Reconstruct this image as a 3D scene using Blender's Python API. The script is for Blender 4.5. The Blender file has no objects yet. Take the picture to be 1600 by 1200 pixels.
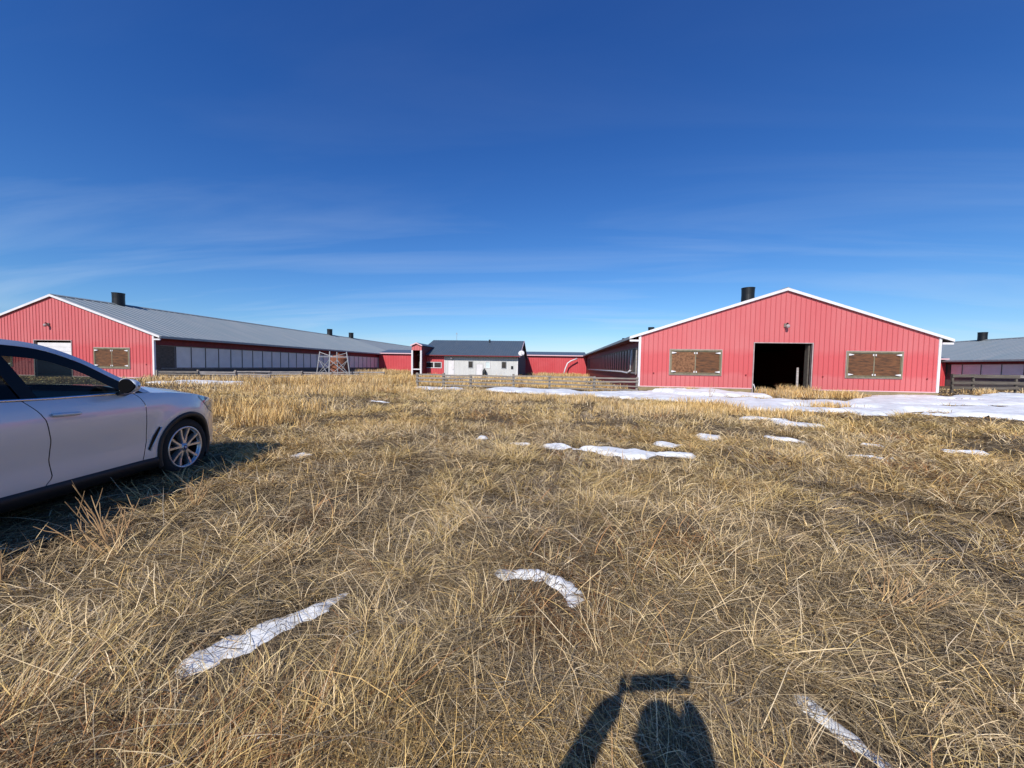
import bpy, math, random
import numpy as np
from mathutils import Vector, Matrix
random.seed(7)
RNG = np.random.default_rng(11)
R = math.radians
S = bpy.context.scene
COL = S.collection

# ------------------------------------------------------------------ camera
H = 1.5
YAW, PITCH, ROLL = 0.10526, 0.04562, 0.01712
F_ = Vector((-math.sin(YAW)*math.cos(PITCH), math.cos(YAW)*math.cos(PITCH), -math.sin(PITCH)))
R0 = Vector((math.cos(YAW), math.sin(YAW), 0)); U0 = R0.cross(F_)
R1 = R0*math.cos(ROLL) + U0*math.sin(ROLL); U1 = -R0*math.sin(ROLL) + U0*math.cos(ROLL)
cam_d = bpy.data.cameras.new('camera'); cam = bpy.data.objects.new('camera', cam_d); COL.objects.link(cam)
cam_d.sensor_width = 36; cam_d.lens = 13.5; cam_d.clip_start = 0.05; cam_d.clip_end = 8000
M = Matrix.Identity(4)
for i in range(3):
    M[i][0], M[i][1], M[i][2] = R1[i], U1[i], -F_[i]
M[2][3] = H
cam.matrix_world = M
S.camera = cam
# ------------------------------------------------------------------ light
SUN_AZ, SUN_EL = R(14.6), R(37.7)          # the way the light travels, from +Y towards +X
ld = Vector((math.sin(SUN_AZ)*math.cos(SUN_EL), math.cos(SUN_AZ)*math.cos(SUN_EL), -math.sin(SUN_EL)))
sl = bpy.data.lights.new('sun', 'SUN'); sl.energy = 4.6; sl.angle = R(0.53); sl.color = (1.0, 0.955, 0.88)
so = bpy.data.objects.new('sun', sl); COL.objects.link(so)
so.rotation_euler = ld.to_track_quat('-Z', 'Y').to_euler(); so.location = (0, -20, 40)
w = bpy.data.worlds.new('World'); S.world = w; w.use_nodes = True
nt = w.node_tree; N = nt.nodes; Lk = nt.links
bg = N['Background']; bg.inputs['Strength'].default_value = 0.105
sky = N.new('ShaderNodeTexSky'); sky.sky_type = 'NISHITA'; sky.sun_disc = False
sky.sun_elevation = SUN_EL; sky.sun_rotation = math.pi + SUN_AZ
sky.altitude = 600; sky.air_density = 1.0; sky.dust_density = 0.35; sky.ozone_density = 2.2
tc = N.new('ShaderNodeTexCoord')
sep = N.new('ShaderNodeSeparateXYZ'); Lk.new(tc.outputs['Generated'], sep.inputs[0])
def wmath(op, a, b=None, c=False):
    n = N.new('ShaderNodeMath'); n.operation = op; n.use_clamp = c
    for i, v in enumerate((a, b)):
        if v is None: continue
        if isinstance(v, (int, float)): n.inputs[i].default_value = v
        else: Lk.new(v, n.inputs[i])
    return n.outputs[0]
zz = wmath('ADD', sep.outputs['Z'], 0.12)
cx = wmath('DIVIDE', sep.outputs['X'], zz); cy = wmath('DIVIDE', sep.outputs['Y'], zz)
cmb = N.new('ShaderNodeCombineXYZ'); Lk.new(cx, cmb.inputs[0]); Lk.new(cy, cmb.inputs[1])
mp = N.new('ShaderNodeMapping'); mp.inputs['Scale'].default_value = (0.28, 1.5, 1); mp.inputs['Rotation'].default_value = (0, 0, 0.12)
Lk.new(cmb.outputs[0], mp.inputs[0])
nz = N.new('ShaderNodeTexNoise'); nz.inputs['Scale'].default_value = 1.1; nz.inputs['Detail'].default_value = 6; nz.inputs['Roughness'].default_value = 0.55; nz.inputs['Distortion'].default_value = 0.6
Lk.new(mp.outputs[0], nz.inputs['Vector'])
cl = N.new('ShaderNodeMapRange'); cl.inputs['From Min'].default_value = 0.47; cl.inputs['From Max'].default_value = 0.80; cl.inputs['To Max'].default_value = 0.36
Lk.new(nz.outputs['Fac'], cl.inputs['Value'])
sc_ = N.new('ShaderNodeSeparateColor'); Lk.new(sky.outputs[0], sc_.inputs[0]); cc_ = N.new('ShaderNodeCombineColor')   # the phone's saturated blue: a power and a gain for each channel
for k, (p_, g_) in enumerate(((1.50, 0.84), (1.19, 0.93), (0.90, 1.15))):
    Lk.new(wmath('MULTIPLY', wmath('POWER', wmath('MULTIPLY', sc_.outputs[k], 0.105), p_), g_/0.105), cc_.inputs[k])
cmix = N.new('ShaderNodeMix'); cmix.data_type = 'RGBA'
fade = N.new('ShaderNodeMapRange'); fade.inputs['From Min'].default_value = 0.10; fade.inputs['From Max'].default_value = 0.42; fade.inputs['To Min'].default_value = 1.0; fade.inputs['To Max'].default_value = 0.12
Lk.new(sep.outputs['Z'], fade.inputs['Value'])
Lk.new(wmath('MULTIPLY', cl.outputs[0], fade.outputs[0]), cmix.inputs['Factor']); Lk.new(cc_.outputs[0], cmix.inputs[6]); cmix.inputs[7].default_value = (6.2, 7.4, 9.0, 1)
Lk.new(cmix.outputs[2], bg.inputs['Color'])
S.view_settings.view_transform = 'Standard'; S.view_settings.look = 'None'
S.view_settings.gamma = 1; S.view_settings.exposure = 0.0; S.view_settings.use_curve_mapping = False
S.render.engine = 'CYCLES'; S.cycles.max_bounces = 8; S.cycles.transparent_max_bounces = 12; S.cycles.caustics_reflective = False

# ------------------------------------------------------------------ materials
def mat(name, base, rough=0.7, metal=0.0, var=0.0, vscale=3.0, var2=None, stretch=(1, 1, 1), bump=0.0, bscale=30.0, coat=0.0, lines=None, spec=0.5, attr=False, dirt=None):
    m = bpy.data.materials.new(name); m.use_nodes = True
    n = m.node_tree.nodes; l = m.node_tree.links; b = n['Principled BSDF']
    b.inputs['Roughness'].default_value = rough; b.inputs['Metallic'].default_value = metal
    b.inputs['Coat Weight'].default_value = coat; b.inputs['Coat Roughness'].default_value = 0.04
    b.inputs['Specular IOR Level'].default_value = spec
    t = n.new('ShaderNodeTexCoord'); mpn = n.new('ShaderNodeMapping'); mpn.inputs['Scale'].default_value = stretch
    l.new(t.outputs['Object'], mpn.inputs[0])
    col = n.new('ShaderNodeRGB'); col.outputs[0].default_value = (*base, 1); out = col.outputs[0]
    if attr:
        a = n.new('ShaderNodeAttribute'); a.attribute_name = 'col'; out = a.outputs['Color']
    def mixc(fac, a, bcol):
        x = n.new('ShaderNodeMix'); x.data_type = 'RGBA'; l.new(fac, x.inputs['Factor']); l.new(a, x.inputs[6])
        x.inputs[7].default_value = (*bcol, 1); return x.outputs[2]
    if var > 0 or var2:
        z = n.new('ShaderNodeTexNoise'); z.inputs['Scale'].default_value = vscale; z.inputs['Detail'].default_value = 5; z.inputs['Roughness'].default_value = 0.62
        l.new(mpn.outputs[0], z.inputs['Vector'])
        r = n.new('ShaderNodeMapRange'); r.inputs['From Min'].default_value = 0.35; r.inputs['From Max'].default_value = 0.68
        l.new(z.outputs['Fac'], r.inputs['Value'])
        out = mixc(r.outputs[0], out, var2 if var2 else tuple(c*(1-var) for c in base))
    if dirt:          # a weathered band: (colour, z0, z1, amount)
        sp = n.new('ShaderNodeSeparateXYZ'); l.new(t.outputs['Object'], sp.inputs[0])
        z = n.new('ShaderNodeTexNoise'); z.inputs['Scale'].default_value = 0.9; z.inputs['Detail'].default_value = 6; l.new(t.outputs['Object'], z.inputs['Vector'])
        zo = n.new('ShaderNodeMath'); zo.operation = 'MULTIPLY_ADD'; zo.inputs[1].default_value = 0.9; l.new(z.outputs['Fac'], zo.inputs[0]); l.new(sp.outputs['Z'], zo.inputs[2])
        r1 = n.new('ShaderNodeMapRange'); r1.inputs['From Min'].default_value = dirt[1]; r1.inputs['From Max'].default_value = dirt[1]+0.25; l.new(zo.outputs[0], r1.inputs['Value'])
        r2 = n.new('ShaderNodeMapRange'); r2.inputs['From Min'].default_value = dirt[2]; r2.inputs['From Max'].default_value = dirt[2]+0.5; r2.inputs['To Min'].default_value = dirt[3]; r2.inputs['To Max'].default_value = 0; l.new(zo.outputs[0], r2.inputs['Value'])
        pm = n.new('ShaderNodeMath'); pm.operation = 'MULTIPLY'; l.new(r1.outputs[0], pm.inputs[0]); l.new(r2.outputs[0], pm.inputs[1])
        out = mixc(pm.outputs[0], out, dirt[0])
    if lines:         # shade beside the ribs of sheet metal, painted as dark lines: (axis, pitch, width, colour)
        sp = n.new('ShaderNodeSeparateXYZ'); l.new(t.outputs['Object'], sp.inputs[0])
        mo = n.new('ShaderNodeMath'); mo.operation = 'FLOORED_MODULO'; mo.inputs[1].default_value = lines[1]; l.new(sp.outputs[lines[0]], mo.inputs[0])
        lt = n.new('ShaderNodeMath'); lt.operation = 'LESS_THAN'; lt.inputs[1].default_value = lines[2]; l.new(mo.outputs[0], lt.inputs[0])
        fm = n.new('ShaderNodeMath'); fm.operation = 'MULTIPLY'; fm.inputs[1].default_value = lines[4]; l.new(lt.outputs[0], fm.inputs[0])
        out = mixc(fm.outputs[0], out, lines[3])
    l.new(out, b.inputs['Base Color'])
    if bump > 0:
        z2 = n.new('ShaderNodeTexNoise'); z2.inputs['Scale'].default_value = bscale; z2.inputs['Detail'].default_value = 6; l.new(mpn.outputs[0], z2.inputs['Vector'])
        bp = n.new('ShaderNodeBump'); bp.inputs['Strength'].default_value = bump; bp.inputs['Distance'].default_value = 0.05
        l.new(z2.outputs['Fac'], bp.inputs['Height']); l.new(bp.outputs[0], b.inputs['Normal'])
    return m
def glass(name, tintc, refl=1.0):
    m = bpy.data.materials.new(name); m.use_nodes = True; n = m.node_tree.nodes; l = m.node_tree.links
    n.remove(n['Principled BSDF'])
    tr = n.new('ShaderNodeBsdfTransparent'); tr.inputs[0].default_value = (*tintc, 1)
    gl = n.new('ShaderNodeBsdfGlossy'); gl.inputs['Roughness'].default_value = 0.01
    ge = n.new('ShaderNodeNewGeometry'); dt = n.new('ShaderNodeVectorMath'); dt.operation = 'DOT_PRODUCT'; l.new(ge.outputs['Normal'], dt.inputs[0]); l.new(ge.outputs['Incoming'], dt.inputs[1])
    def mth(op, a, b=None):
        q = n.new('ShaderNodeMath'); q.operation = op
        for i, v in enumerate((a, b)):
            if v is None: continue
            if isinstance(v, (int, float)): q.inputs[i].default_value = v
            else: l.new(v, q.inputs[i])
        return q.outputs[0]
    fr_ = mth('ADD', mth('MULTIPLY', mth('POWER', mth('SUBTRACT', 1.0, mth('ABSOLUTE', dt.outputs['Value'])), 5.0), .55), .022)
    mx = n.new('ShaderNodeMixShader'); l.new(fr_, mx.inputs[0]); l.new(tr.outputs[0], mx.inputs[1]); l.new(gl.outputs[0], mx.inputs[2])
    l.new(mx.outputs[0], n['Material Output'].inputs[0]); return m
RIB = 0.305
MT = {}
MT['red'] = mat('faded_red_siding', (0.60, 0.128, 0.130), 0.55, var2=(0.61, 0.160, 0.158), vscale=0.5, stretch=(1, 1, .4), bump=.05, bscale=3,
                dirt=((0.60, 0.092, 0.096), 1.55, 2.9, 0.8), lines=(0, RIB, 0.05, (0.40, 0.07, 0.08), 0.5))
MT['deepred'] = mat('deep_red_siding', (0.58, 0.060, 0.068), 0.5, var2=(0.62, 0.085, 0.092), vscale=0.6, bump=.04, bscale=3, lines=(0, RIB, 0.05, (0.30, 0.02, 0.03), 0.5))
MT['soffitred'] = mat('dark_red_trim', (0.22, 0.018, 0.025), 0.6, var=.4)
MT['roof'] = mat('weathered_grey_roof', (0.27, 0.32, 0.33), 0.5, 0.2, var2=(0.35, 0.37, 0.365), vscale=0.9, stretch=(.25, 1.2, .25), bump=.05, bscale=2, lines=(1, 0.61, 0.06, (0.14, 0.17, 0.18), 0.3))
MT['roofpale'] = mat('paler_grey_roof', (0.27, 0.31, 0.33), 0.5, 0.25, var2=(0.24, 0.26, 0.27), vscale=1.2, stretch=(.25, 1.2, .25), lines=(1, 0.61, 0.06, (0.18, 0.2, 0.21), 0.5))
MT['roofdark'] = mat('charcoal_roof', (0.095, 0.125, 0.15), 0.42, 0.1, var2=(0.12, 0.145, 0.165), vscale=1.0, lines=(0, RIB, 0.05, (0.055, 0.075, 0.09), 0.8))
MT['white'] = mat('white_trim', (0.80, 0.77, 0.77), 0.5, var2=(0.70, 0.66, 0.66), vscale=2)
MT['dulltrim'] = mat('dull_grey_pink_trim', (0.50, 0.40, 0.39), 0.7, var2=(0.34, 0.27, 0.25), vscale=3)
MT['pink'] = mat('pinkish_trim', (0.80, 0.50, 0.52), 0.5)
MT['housewhite'] = mat('white_ribbed_siding', (0.68, 0.67, 0.645), 0.5, var2=(0.60, 0.59, 0.57), vscale=.8, lines=(0, RIB, 0.05, (0.40, 0.40, 0.38), 0.6))
MT['concrete'] = mat('tan_concrete', (0.36, 0.27, 0.14), 0.9, var2=(0.25, 0.19, 0.11), vscale=2.5, bump=.3, bscale=12)
MT['conc_gable_shade'] = mat('grey_concrete_and_gable_shade', (0.15, 0.14, 0.13), 0.9, var=.3, bump=.2)  # concrete, and the painted shade of the house's right gable
MT['black'] = mat('black_steel', (0.010, 0.011, 0.012), 0.45, 0.1, var=.3)
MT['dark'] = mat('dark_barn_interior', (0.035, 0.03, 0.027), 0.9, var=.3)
MT['olive'] = mat('olive_wood_trim', (0.17, 0.15, 0.085), 0.8, var2=(0.26, 0.22, 0.15), vscale=6, stretch=(1, 1, .3))
MT['ply'] = mat('brown_plywood', (0.185, 0.075, 0.028), 0.8, var2=(0.055, 0.026, 0.013), vscale=4, stretch=(.5, 1, 2.2), bump=.1)
MT['osb'] = mat('strand_board', (0.29, 0.135, 0.062), 0.85, var2=(0.085, 0.036, 0.016), vscale=7, stretch=(1, 1, 1), bump=.2)
MT['curtain'] = mat('translucent_white_panel', (0.92, 0.88, 0.81), 0.5, var2=(0.82, 0.78, 0.72), vscale=1.4, bump=.06, bscale=3)
MT['opening_shade'] = mat('dark_opening_shade_panel', (0.06, 0.065, 0.075), 0.35, var2=(0.03, 0.033, 0.04), vscale=2.5, stretch=(1, 1, .2))  # near-black sheet: the shade of the open side bays put into colour
MT['wood'] = mat('weathered_grey_wood', (0.33, 0.29, 0.25), 0.9, var2=(0.16, 0.135, 0.115), vscale=4, stretch=(.3, 1, 3), bump=.3, bscale=20)
MT['woodpale'] = mat('pale_weathered_wood', (0.50, 0.45, 0.42), 0.9, var2=(0.30, 0.26, 0.23), vscale=4, stretch=(.3, 1, 3), bump=.3, bscale=20)
MT['wooddark'] = mat('dark_weathered_wood', (0.085, 0.07, 0.055), 0.9, var2=(0.15, 0.125, 0.10), vscale=4, stretch=(.3, 1, 3), bump=.3, bscale=20)
MT['galv'] = mat('galvanised_steel', (0.42, 0.42, 0.43), 0.5, 0.3, var=.25, vscale=8)
MT['rust'] = mat('rusty_steel', (0.30, 0.10, 0.045), 0.85, var2=(0.16, 0.06, 0.035), vscale=4, bump=.2, bscale=15)
MT['winglass'] = mat('dark_window_glass', (0.015, 0.017, 0.02), 0.06, 0.0, spec=.6)
MT['paleblind'] = mat('pale_window_blind', (0.62, 0.70, 0.70), 0.4)
MT['paint'] = mat('silver_car_paint', (0.66, 0.695, 0.73), 0.36, 0.25, coat=1.0)
MT['blackplastic'] = mat('black_plastic_cladding', (0.012, 0.012, 0.013), 0.55, bump=.05, bscale=200)
MT['gloss'] = mat('gloss_black_trim', (0.006, 0.006, 0.007), 0.30, spec=.2)
MT['chrome'] = mat('satin_chrome', (0.78, 0.79, 0.80), 0.18, 1.0)
MT['alloy'] = mat('silver_alloy', (0.62, 0.62, 0.63), 0.32, 0.75)
MT['alloydark'] = mat('dark_wheel_pocket', (0.012, 0.012, 0.013), 0.7, 0.0, spec=.2)
MT['tyre'] = mat('black_rubber', (0.014, 0.014, 0.014), 0.85, bump=.1, bscale=90)
MT['seat'] = mat('black_leather', (0.018, 0.017, 0.017), 0.5)
MT['carglass'] = glass('tinted_car_glass', (0.50, 0.55, 0.51))
MT['privacy'] = glass('dark_privacy_glass', (0.10, 0.105, 0.11))
MT['lampglass'] = mat('bluish_headlamp_glass', (0.16, 0.24, 0.36), 0.05, 0.3, coat=1)
MT['badge'] = mat('blue_roundel', (0.05, 0.22, 0.6), 0.3, coat=1)
MT['tail'] = mat('red_tail_lamp', (0.25, 0.01, 0.01), 0.15, coat=1)
MT['skin'] = mat('skin', (0.55, 0.34, 0.25), 0.55)
MT['jacket'] = mat('dark_jacket_cloth', (0.02, 0.025, 0.04), 0.85, bump=.2, bscale=40)
MT['hair'] = mat('brown_hair', (0.06, 0.035, 0.02), 0.6)
MT['snow'] = mat('old_snow', (0.90, 0.90, 0.90), 0.6, var2=(0.66, 0.66, 0.65), vscale=2.6, bump=.3, bscale=9)
MT['grass'] = mat('dry_straw', (0.4, 0.3, 0.15), 0.75, attr=True, spec=.25)
MT['weed'] = mat('dry_weed_stalk', (0.50, 0.33, 0.16), 0.8, var2=(0.32, 0.17, 0.07), vscale=8)

# ------------------------------------------------------------------ mesh helpers
class MB:
    def __init__(s): s.v = []; s.f = []; s.st = []
    def add(s, vs, fs):
        s.st.append((len(s.v), len(s.f)))
        o = len(s.v); s.v += [tuple(p) for p in vs]; s.f += [tuple(o+i for i in q) for q in fs]
    def box(s, x0, x1, y0, y1, z0, z1):
        s.add([(x0,y0,z0),(x1,y0,z0),(x1,y1,z0),(x0,y1,z0),(x0,y0,z1),(x1,y0,z1),(x1,y1,z1),(x0,y1,z1)],
              [(3,2,1,0),(4,5,6,7),(0,1,5,4),(1,2,6,5),(2,3,7,6),(3,0,4,7)])
    def prism(s, poly, d0, d1, axis='y'):     # poly in (u,z); extruded along the other horizontal axis
        n = len(poly)
        P = (lambda u, z, d: (u, d, z)) if axis == 'y' else (lambda u, z, d: (d, u, z))
        s.add([P(u, z, d0) for u, z in poly] + [P(u, z, d1) for u, z in poly],
              [tuple(range(n)), tuple(range(2*n-1, n-1, -1))] + [(i, i+n, (i+1) % n+n, (i+1) % n) for i in range(n)])
    def beam(s, a, b, wd, ht=None, twist=0.0):
        a = Vector(a); b = Vector(b); d = (b-a).normalized(); ht = ht or wd
        up = Vector((0, 0, 1)) if abs(d.z) < .95 else Vector((0, 1, 0))
        x = d.cross(up).normalized(); y = x.cross(d)
        q = Matrix.Rotation(twist, 3, d); x = q @ x; y = q @ y
        vs = [p + x*sx*wd/2 + y*sy*ht/2 for p in (a, b) for sx, sy in ((-1,-1),(1,-1),(1,1),(-1,1))]
        s.add(vs, [(3,2,1,0),(4,5,6,7),(0,1,5,4),(1,2,6,5),(2,3,7,6),(3,0,4,7)])
    def tube(s, pts, r, n=8, cap=True):
        pts = [Vector(p) for p in pts]; rs = r if isinstance(r, (list, tuple)) else [r]*len(pts); vs = []; pv = None
        for i, p in enumerate(pts):
            d = (pts[min(i+1, len(pts)-1)] - pts[max(i-1, 0)]).normalized()
            if pv is None:
                up = Vector((0, 0, 1)) if abs(d.z) < .9 else Vector((1, 0, 0)); x = d.cross(up).normalized()
            else: x = (pv - d*pv.dot(d)).normalized()
            pv = x; y = d.cross(x)
            vs += [p + (x*math.cos(2*math.pi*k/n) + y*math.sin(2*math.pi*k/n))*rs[i] for k in range(n)]
        fs = [(i*n+k, i*n+(k+1) % n, (i+1)*n+(k+1) % n, (i+1)*n+k) for i in range(len(pts)-1) for k in range(n)]
        if cap: fs += [tuple(range(n-1, -1, -1)), tuple(range((len(pts)-1)*n, len(pts)*n))]
        s.add(vs, fs)
    def lathe(s, prof, c=(0, 0, 0), axis='z', n=32):   # prof: (radius, height)
        vs = []
        for r_, h_ in prof:
            for k in range(n):
                a = 2*math.pi*k/n; u, v_ = r_*math.cos(a), r_*math.sin(a)
                vs.append((c[0]+u, c[1]+v_, c[2]+h_) if axis == 'z' else (c[0]+u, c[1]+h_, c[2]+v_))
        m = len(prof)
        s.add(vs, [(i*n+k, i*n+(k+1) % n, (i+1)*n+(k+1) % n, (i+1)*n+k) for i in range(m-1) for k in range(n)])
    def grid(s, rows):
        n = len(rows[0]); s.add([p for r_ in rows for p in r_], [(i*n+k, i*n+k+1, (i+1)*n+k+1, (i+1)*n+k) for i in range(len(rows)-1) for k in range(n-1)])
    def build(s, name, m, parent=None, smooth=False, local=False, bevel=0):
        vs = s.v
        if parent is not None and not local:
            o = root_of(parent).location; vs = [(a-o[0], b-o[1], c-o[2]) for a, b, c in vs]
        me = bpy.data.meshes.new(name); me.from_pydata(vs, [], s.f); me.materials.append(MT[m] if isinstance(m, str) else m)
        if smooth: me.polygons.foreach_set('use_smooth', [True]*len(me.polygons))
        me.update(); o_ = bpy.data.objects.new(name, me); COL.objects.link(o_)
        if parent is not None: o_.parent = parent
        if bevel:
            b = o_.modifiers.new('bevel', 'BEVEL'); b.width = bevel; b.segments = 2; b.limit_method = 'ANGLE'
        return o_
def _each(s, name, m, parent, **kw):
    out = []; st = s.st+[(len(s.v), len(s.f))]
    for (a, fa), (b, fb) in zip(st[:-1], st[1:]):
        q = MB(); q.v = s.v[a:b]; q.f = [tuple(i-a for i in f) for f in s.f[fa:fb]]; out.append(q.build(name, m, parent, **kw))
    return out
MB.build_each = _each
def root_of(o):
    while o.parent: o = o.parent
    return o
def thing(name, label, cat, loc=(0, 0, 0), rz=0, group=None):
    o = bpy.data.objects.new(name, None); COL.objects.link(o); o.location = loc; o.rotation_euler = (0, 0, rz); o.empty_display_size = .3
    return tag(o, label, cat, group)
def tag(o, label, cat, group=None):
    o['label'] = label; o['category'] = cat
    if group: o['group'] = group
    return o
def struct(o): o['kind'] = 'structure'; return o

# ------------------------------------------------------------------ terrain
def hsh(ix, iy, seed):
    h_ = (ix.astype(np.int64)*374761393 + iy.astype(np.int64)*668265263 + seed*1442695041) & 0x7fffffff
    h_ = ((h_ ^ (h_ >> 13))*1274126177) & 0x7fffffff
    return ((h_ ^ (h_ >> 16)) & 0xffff)/65535.0
def vn(x, y, sc, seed=0):
    x = np.asarray(x, float)/sc; y = np.asarray(y, float)/sc
    ix = np.floor(x); iy = np.floor(y); fx = x-ix; fy = y-iy; fx = fx*fx*(3-2*fx); fy = fy*fy*(3-2*fy)
    a = hsh(ix, iy, seed); b = hsh(ix+1, iy, seed); c = hsh(ix, iy+1, seed); d = hsh(ix+1, iy+1, seed)
    return (a*(1-fx)+b*fx)*(1-fy) + (c*(1-fx)+d*fx)*fy
def sst(x, a, b):
    t = np.clip((x-a)/(b-a), 0, 1); return t*t*(3-2*t)
def segd(x, y, ax, ay, bx, by):
    dx, dy = bx-ax, by-ay; t = np.clip(((x-ax)*dx+(y-ay)*dy)/(dx*dx+dy*dy), 0, 1)
    return np.hypot(x-ax-t*dx, y-ay-t*dy)
RUTS = [(3.7, 5.05, 6.0, 3.2, .27, .13), (-4.1, 1.9, -3.45, 3.15, .16, .08), (2.2, 5.7, 3.7, 5.05, .22, .05)]
def terr(x, y):
    x = np.asarray(x, float); y = np.asarray(y, float); d = np.hypot(x, y)
    fade = 1-sst(d, 30, 60)
    z = fade*(0.10*(vn(x, y, 2.3, 1)-.5) + 0.07*(vn(x, y, .8, 2)-.5) + .05*(vn(x, y, .33, 3)-.5)*(1-sst(d, 8, 16)))
    for ax, ay, bx, by, wd, dp in RUTS:
        q = segd(x, y, ax, ay, bx, by); z = z - dp*(1-sst(q, .3*wd, wd)) + .35*dp*np.exp(-((q-1.25*wd)/(.35*wd))**2)
    return z
def tz(x, y): return float(terr(np.array([x]), np.array([y]))[0])

SNOW = [  # polygons on the ground with a drift height
 ([(-8.9,24.6),(-7.6,25.1),(-6.2,25.1),(-5.6,23.6),(-6.6,22.6),(-8.2,23.0)], .08),
 ([(-4.1,24.5),(-2.6,25.0),(0.0,24.4),(2.4,24.2),(4.6,24.4),(5.6,25.2),(6.5,24.6),(8.0,21.0),(7.5,18.0),(5.6,18.1),(3.6,19.2),(1.4,19.9),(-0.8,20.8),(-2.6,21.8),(-4.0,22.8)], .12),
 ([(5.9,24.3),(7.2,25.6),(9.5,25.9),(11.6,25.6),(12.8,23.6),(11.5,22.0),(9.4,21.4),(7.0,21.9)], .27),
 ([(6.0,17.6),(8.0,20.2),(10.5,20.8),(12.4,19.9),(14.6,20.3),(15.4,21.4),(17.2,23.6),(20.0,25.8),(23.6,26.4),(27.5,28.2),(33,32.5),(44,34),(44,22),(30,18.5),(22,16.6),(16.2,14.9),(14.4,14.3),(13.2,15.0),(11.6,14.0),(10.3,14.9),(8.9,15.4),(7.6,15.9)], .14),
 ([(-.1,7.45),(.5,7.5),(1.2,7.45),(1.75,7.25),(2.1,7.35),(2.62,7.15),(2.55,6.9),(2.0,6.95),(1.6,6.7),(1.25,6.75),(.75,7.1),(.1,7.2)], .05),
 ([(1.95,7.9),(2.2,8.2),(2.6,7.9),(2.3,7.6)], .05), ([(-.95,7.5),(-.8,7.75),(-.3,7.5),(-.5,7.3)], .04), ([(-1.55,7.7),(-1.5,7.95),(-1.3,7.85),(-1.3,7.65)], .04),
 ([(3.2,8.5),(3.3,9.2),(3.9,9.0),(3.75,8.5)], .06), ([(4.6,8.4),(4.7,8.95),(5.3,8.8),(5.2,8.3)], .05), ([(6.1,11.2),(6.5,11.9),(7.5,11.5),(7.2,10.8)], .06), ([(5.6,12.4),(6.0,13.0),(7.1,12.5),(6.6,11.9)], .06),
 ([(7.6,8.25),(7.9,8.6),(8.4,8.4),(8.2,8.05)], .05), ([(6.3,8.5),(6.5,8.9),(7.0,8.7),(6.8,8.4)], .04), ([(5.1,7.3),(5.4,7.5),(6.0,7.3),(5.7,7.1)], .04),
 ([(-7.4,14.6),(-7.0,14.9),(-6.3,14.7),(-6.6,14.4)], .04),
 ([(-27,22.6),(-24.5,25.5),(-21.0,25.0),(-20.0,23.0),(-23.5,21.8)], .12), ([(-15.6,20.5),(-15,21.4),(-13.4,21.0),(-13.8,20.1)], .08),
 ([(-4.2,5.65),(-4.1,5.85),(-3.8,5.85),(-3.85,5.6)], .03),
 ([(-1.77,1.59),(-1.78,1.70),(-1.69,1.83),(-1.57,1.99),(-1.46,2.14),(-1.35,2.31),(-1.27,2.35),(-1.30,2.19),(-1.41,2.02),(-1.47,1.88),(-1.58,1.73),(-1.70,1.60)], .035),
 ([(-.49,2.74),(-.35,2.82),(-.27,2.72),(-.05,2.74),(.06,2.64),(.21,2.57),(.25,2.42),(.16,2.34),(.08,2.46),(-.04,2.58),(-.26,2.60),(-.37,2.57)], .03),
 ([(1.12,1.90),(1.22,1.86),(1.33,1.70),(1.39,1.56),(1.36,1.50),(1.27,1.52),(1.19,1.67),(1.11,1.80)], .02),
 ([(-1.24,1.30),(-1.22,1.38),(-1.10,1.37),(-1.10,1.30)], .03),
]
BROWN = [([(9.8,16.9),(11.6,17.6),(13.0,17.2),(11.0,16.6)]), ([(15.5,19.0),(19,20.2),(23,20.8),(30,22.3),(30,21),(22,19.6),(18,18.5)]), ([(13.0,15.9),(14.6,16.6),(15.2,16.0),(14.0,15.4)]), ([(20.5,23.5),(24,25),(26,25),(23,23.2)])]
def sdpoly(x, y, poly):
    d = np.full(x.shape, 1e9); ins = np.zeros(x.shape, bool); n = len(poly)
    for i in range(n):
        ax, ay = poly[i]; bx, by = poly[(i+1) % n]; d = np.minimum(d, segd(x, y, ax, ay, bx, by))
        if by != ay: ins ^= ((ay > y) != (by > y)) & (x < (bx-ax)*(y-ay)/(by-ay)+ax)
    return np.where(ins, d, -d)
def snow_sd(x, y, poly):
    sz = max(max(p[0] for p in poly)-min(p[0] for p in poly), max(p[1] for p in poly)-min(p[1] for p in poly))
    ar = abs(sum(poly[i][0]*poly[(i+1) % len(poly)][1]-poly[(i+1) % len(poly)][0]*poly[i][1] for i in range(len(poly))))/2; k = min(1.0, .75*ar/sz)
    s_ = sdpoly(x, y, poly) + k*((1.6 if sz > 15 else .9)*(vn(x, y, 1.6*k+.03, 21)-.5) + (.9 if sz > 15 else .5)*(vn(x, y, .5*k+.015, 22)-.5) + .25*(vn(x, y, .2*k+.008, 23)-.5))
    if sz > 15:
        for b in BROWN: s_ = np.minimum(s_, -sdpoly(x, y, b)+.3*(vn(x, y, .5, 24)-.5))
    return s_
def snow_mask(x, y):
    m = np.zeros(x.shape, bool)
    for poly, th in SNOW:
        px = [p[0] for p in poly]; py = [p[1] for p in poly]
        k = (x > min(px)-.5) & (x < max(px)+.5) & (y > min(py)-.5) & (y < max(py)+.5)
        if k.any(): m[k] |= snow_sd(x[k], y[k], poly) > -.02
    return m
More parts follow.
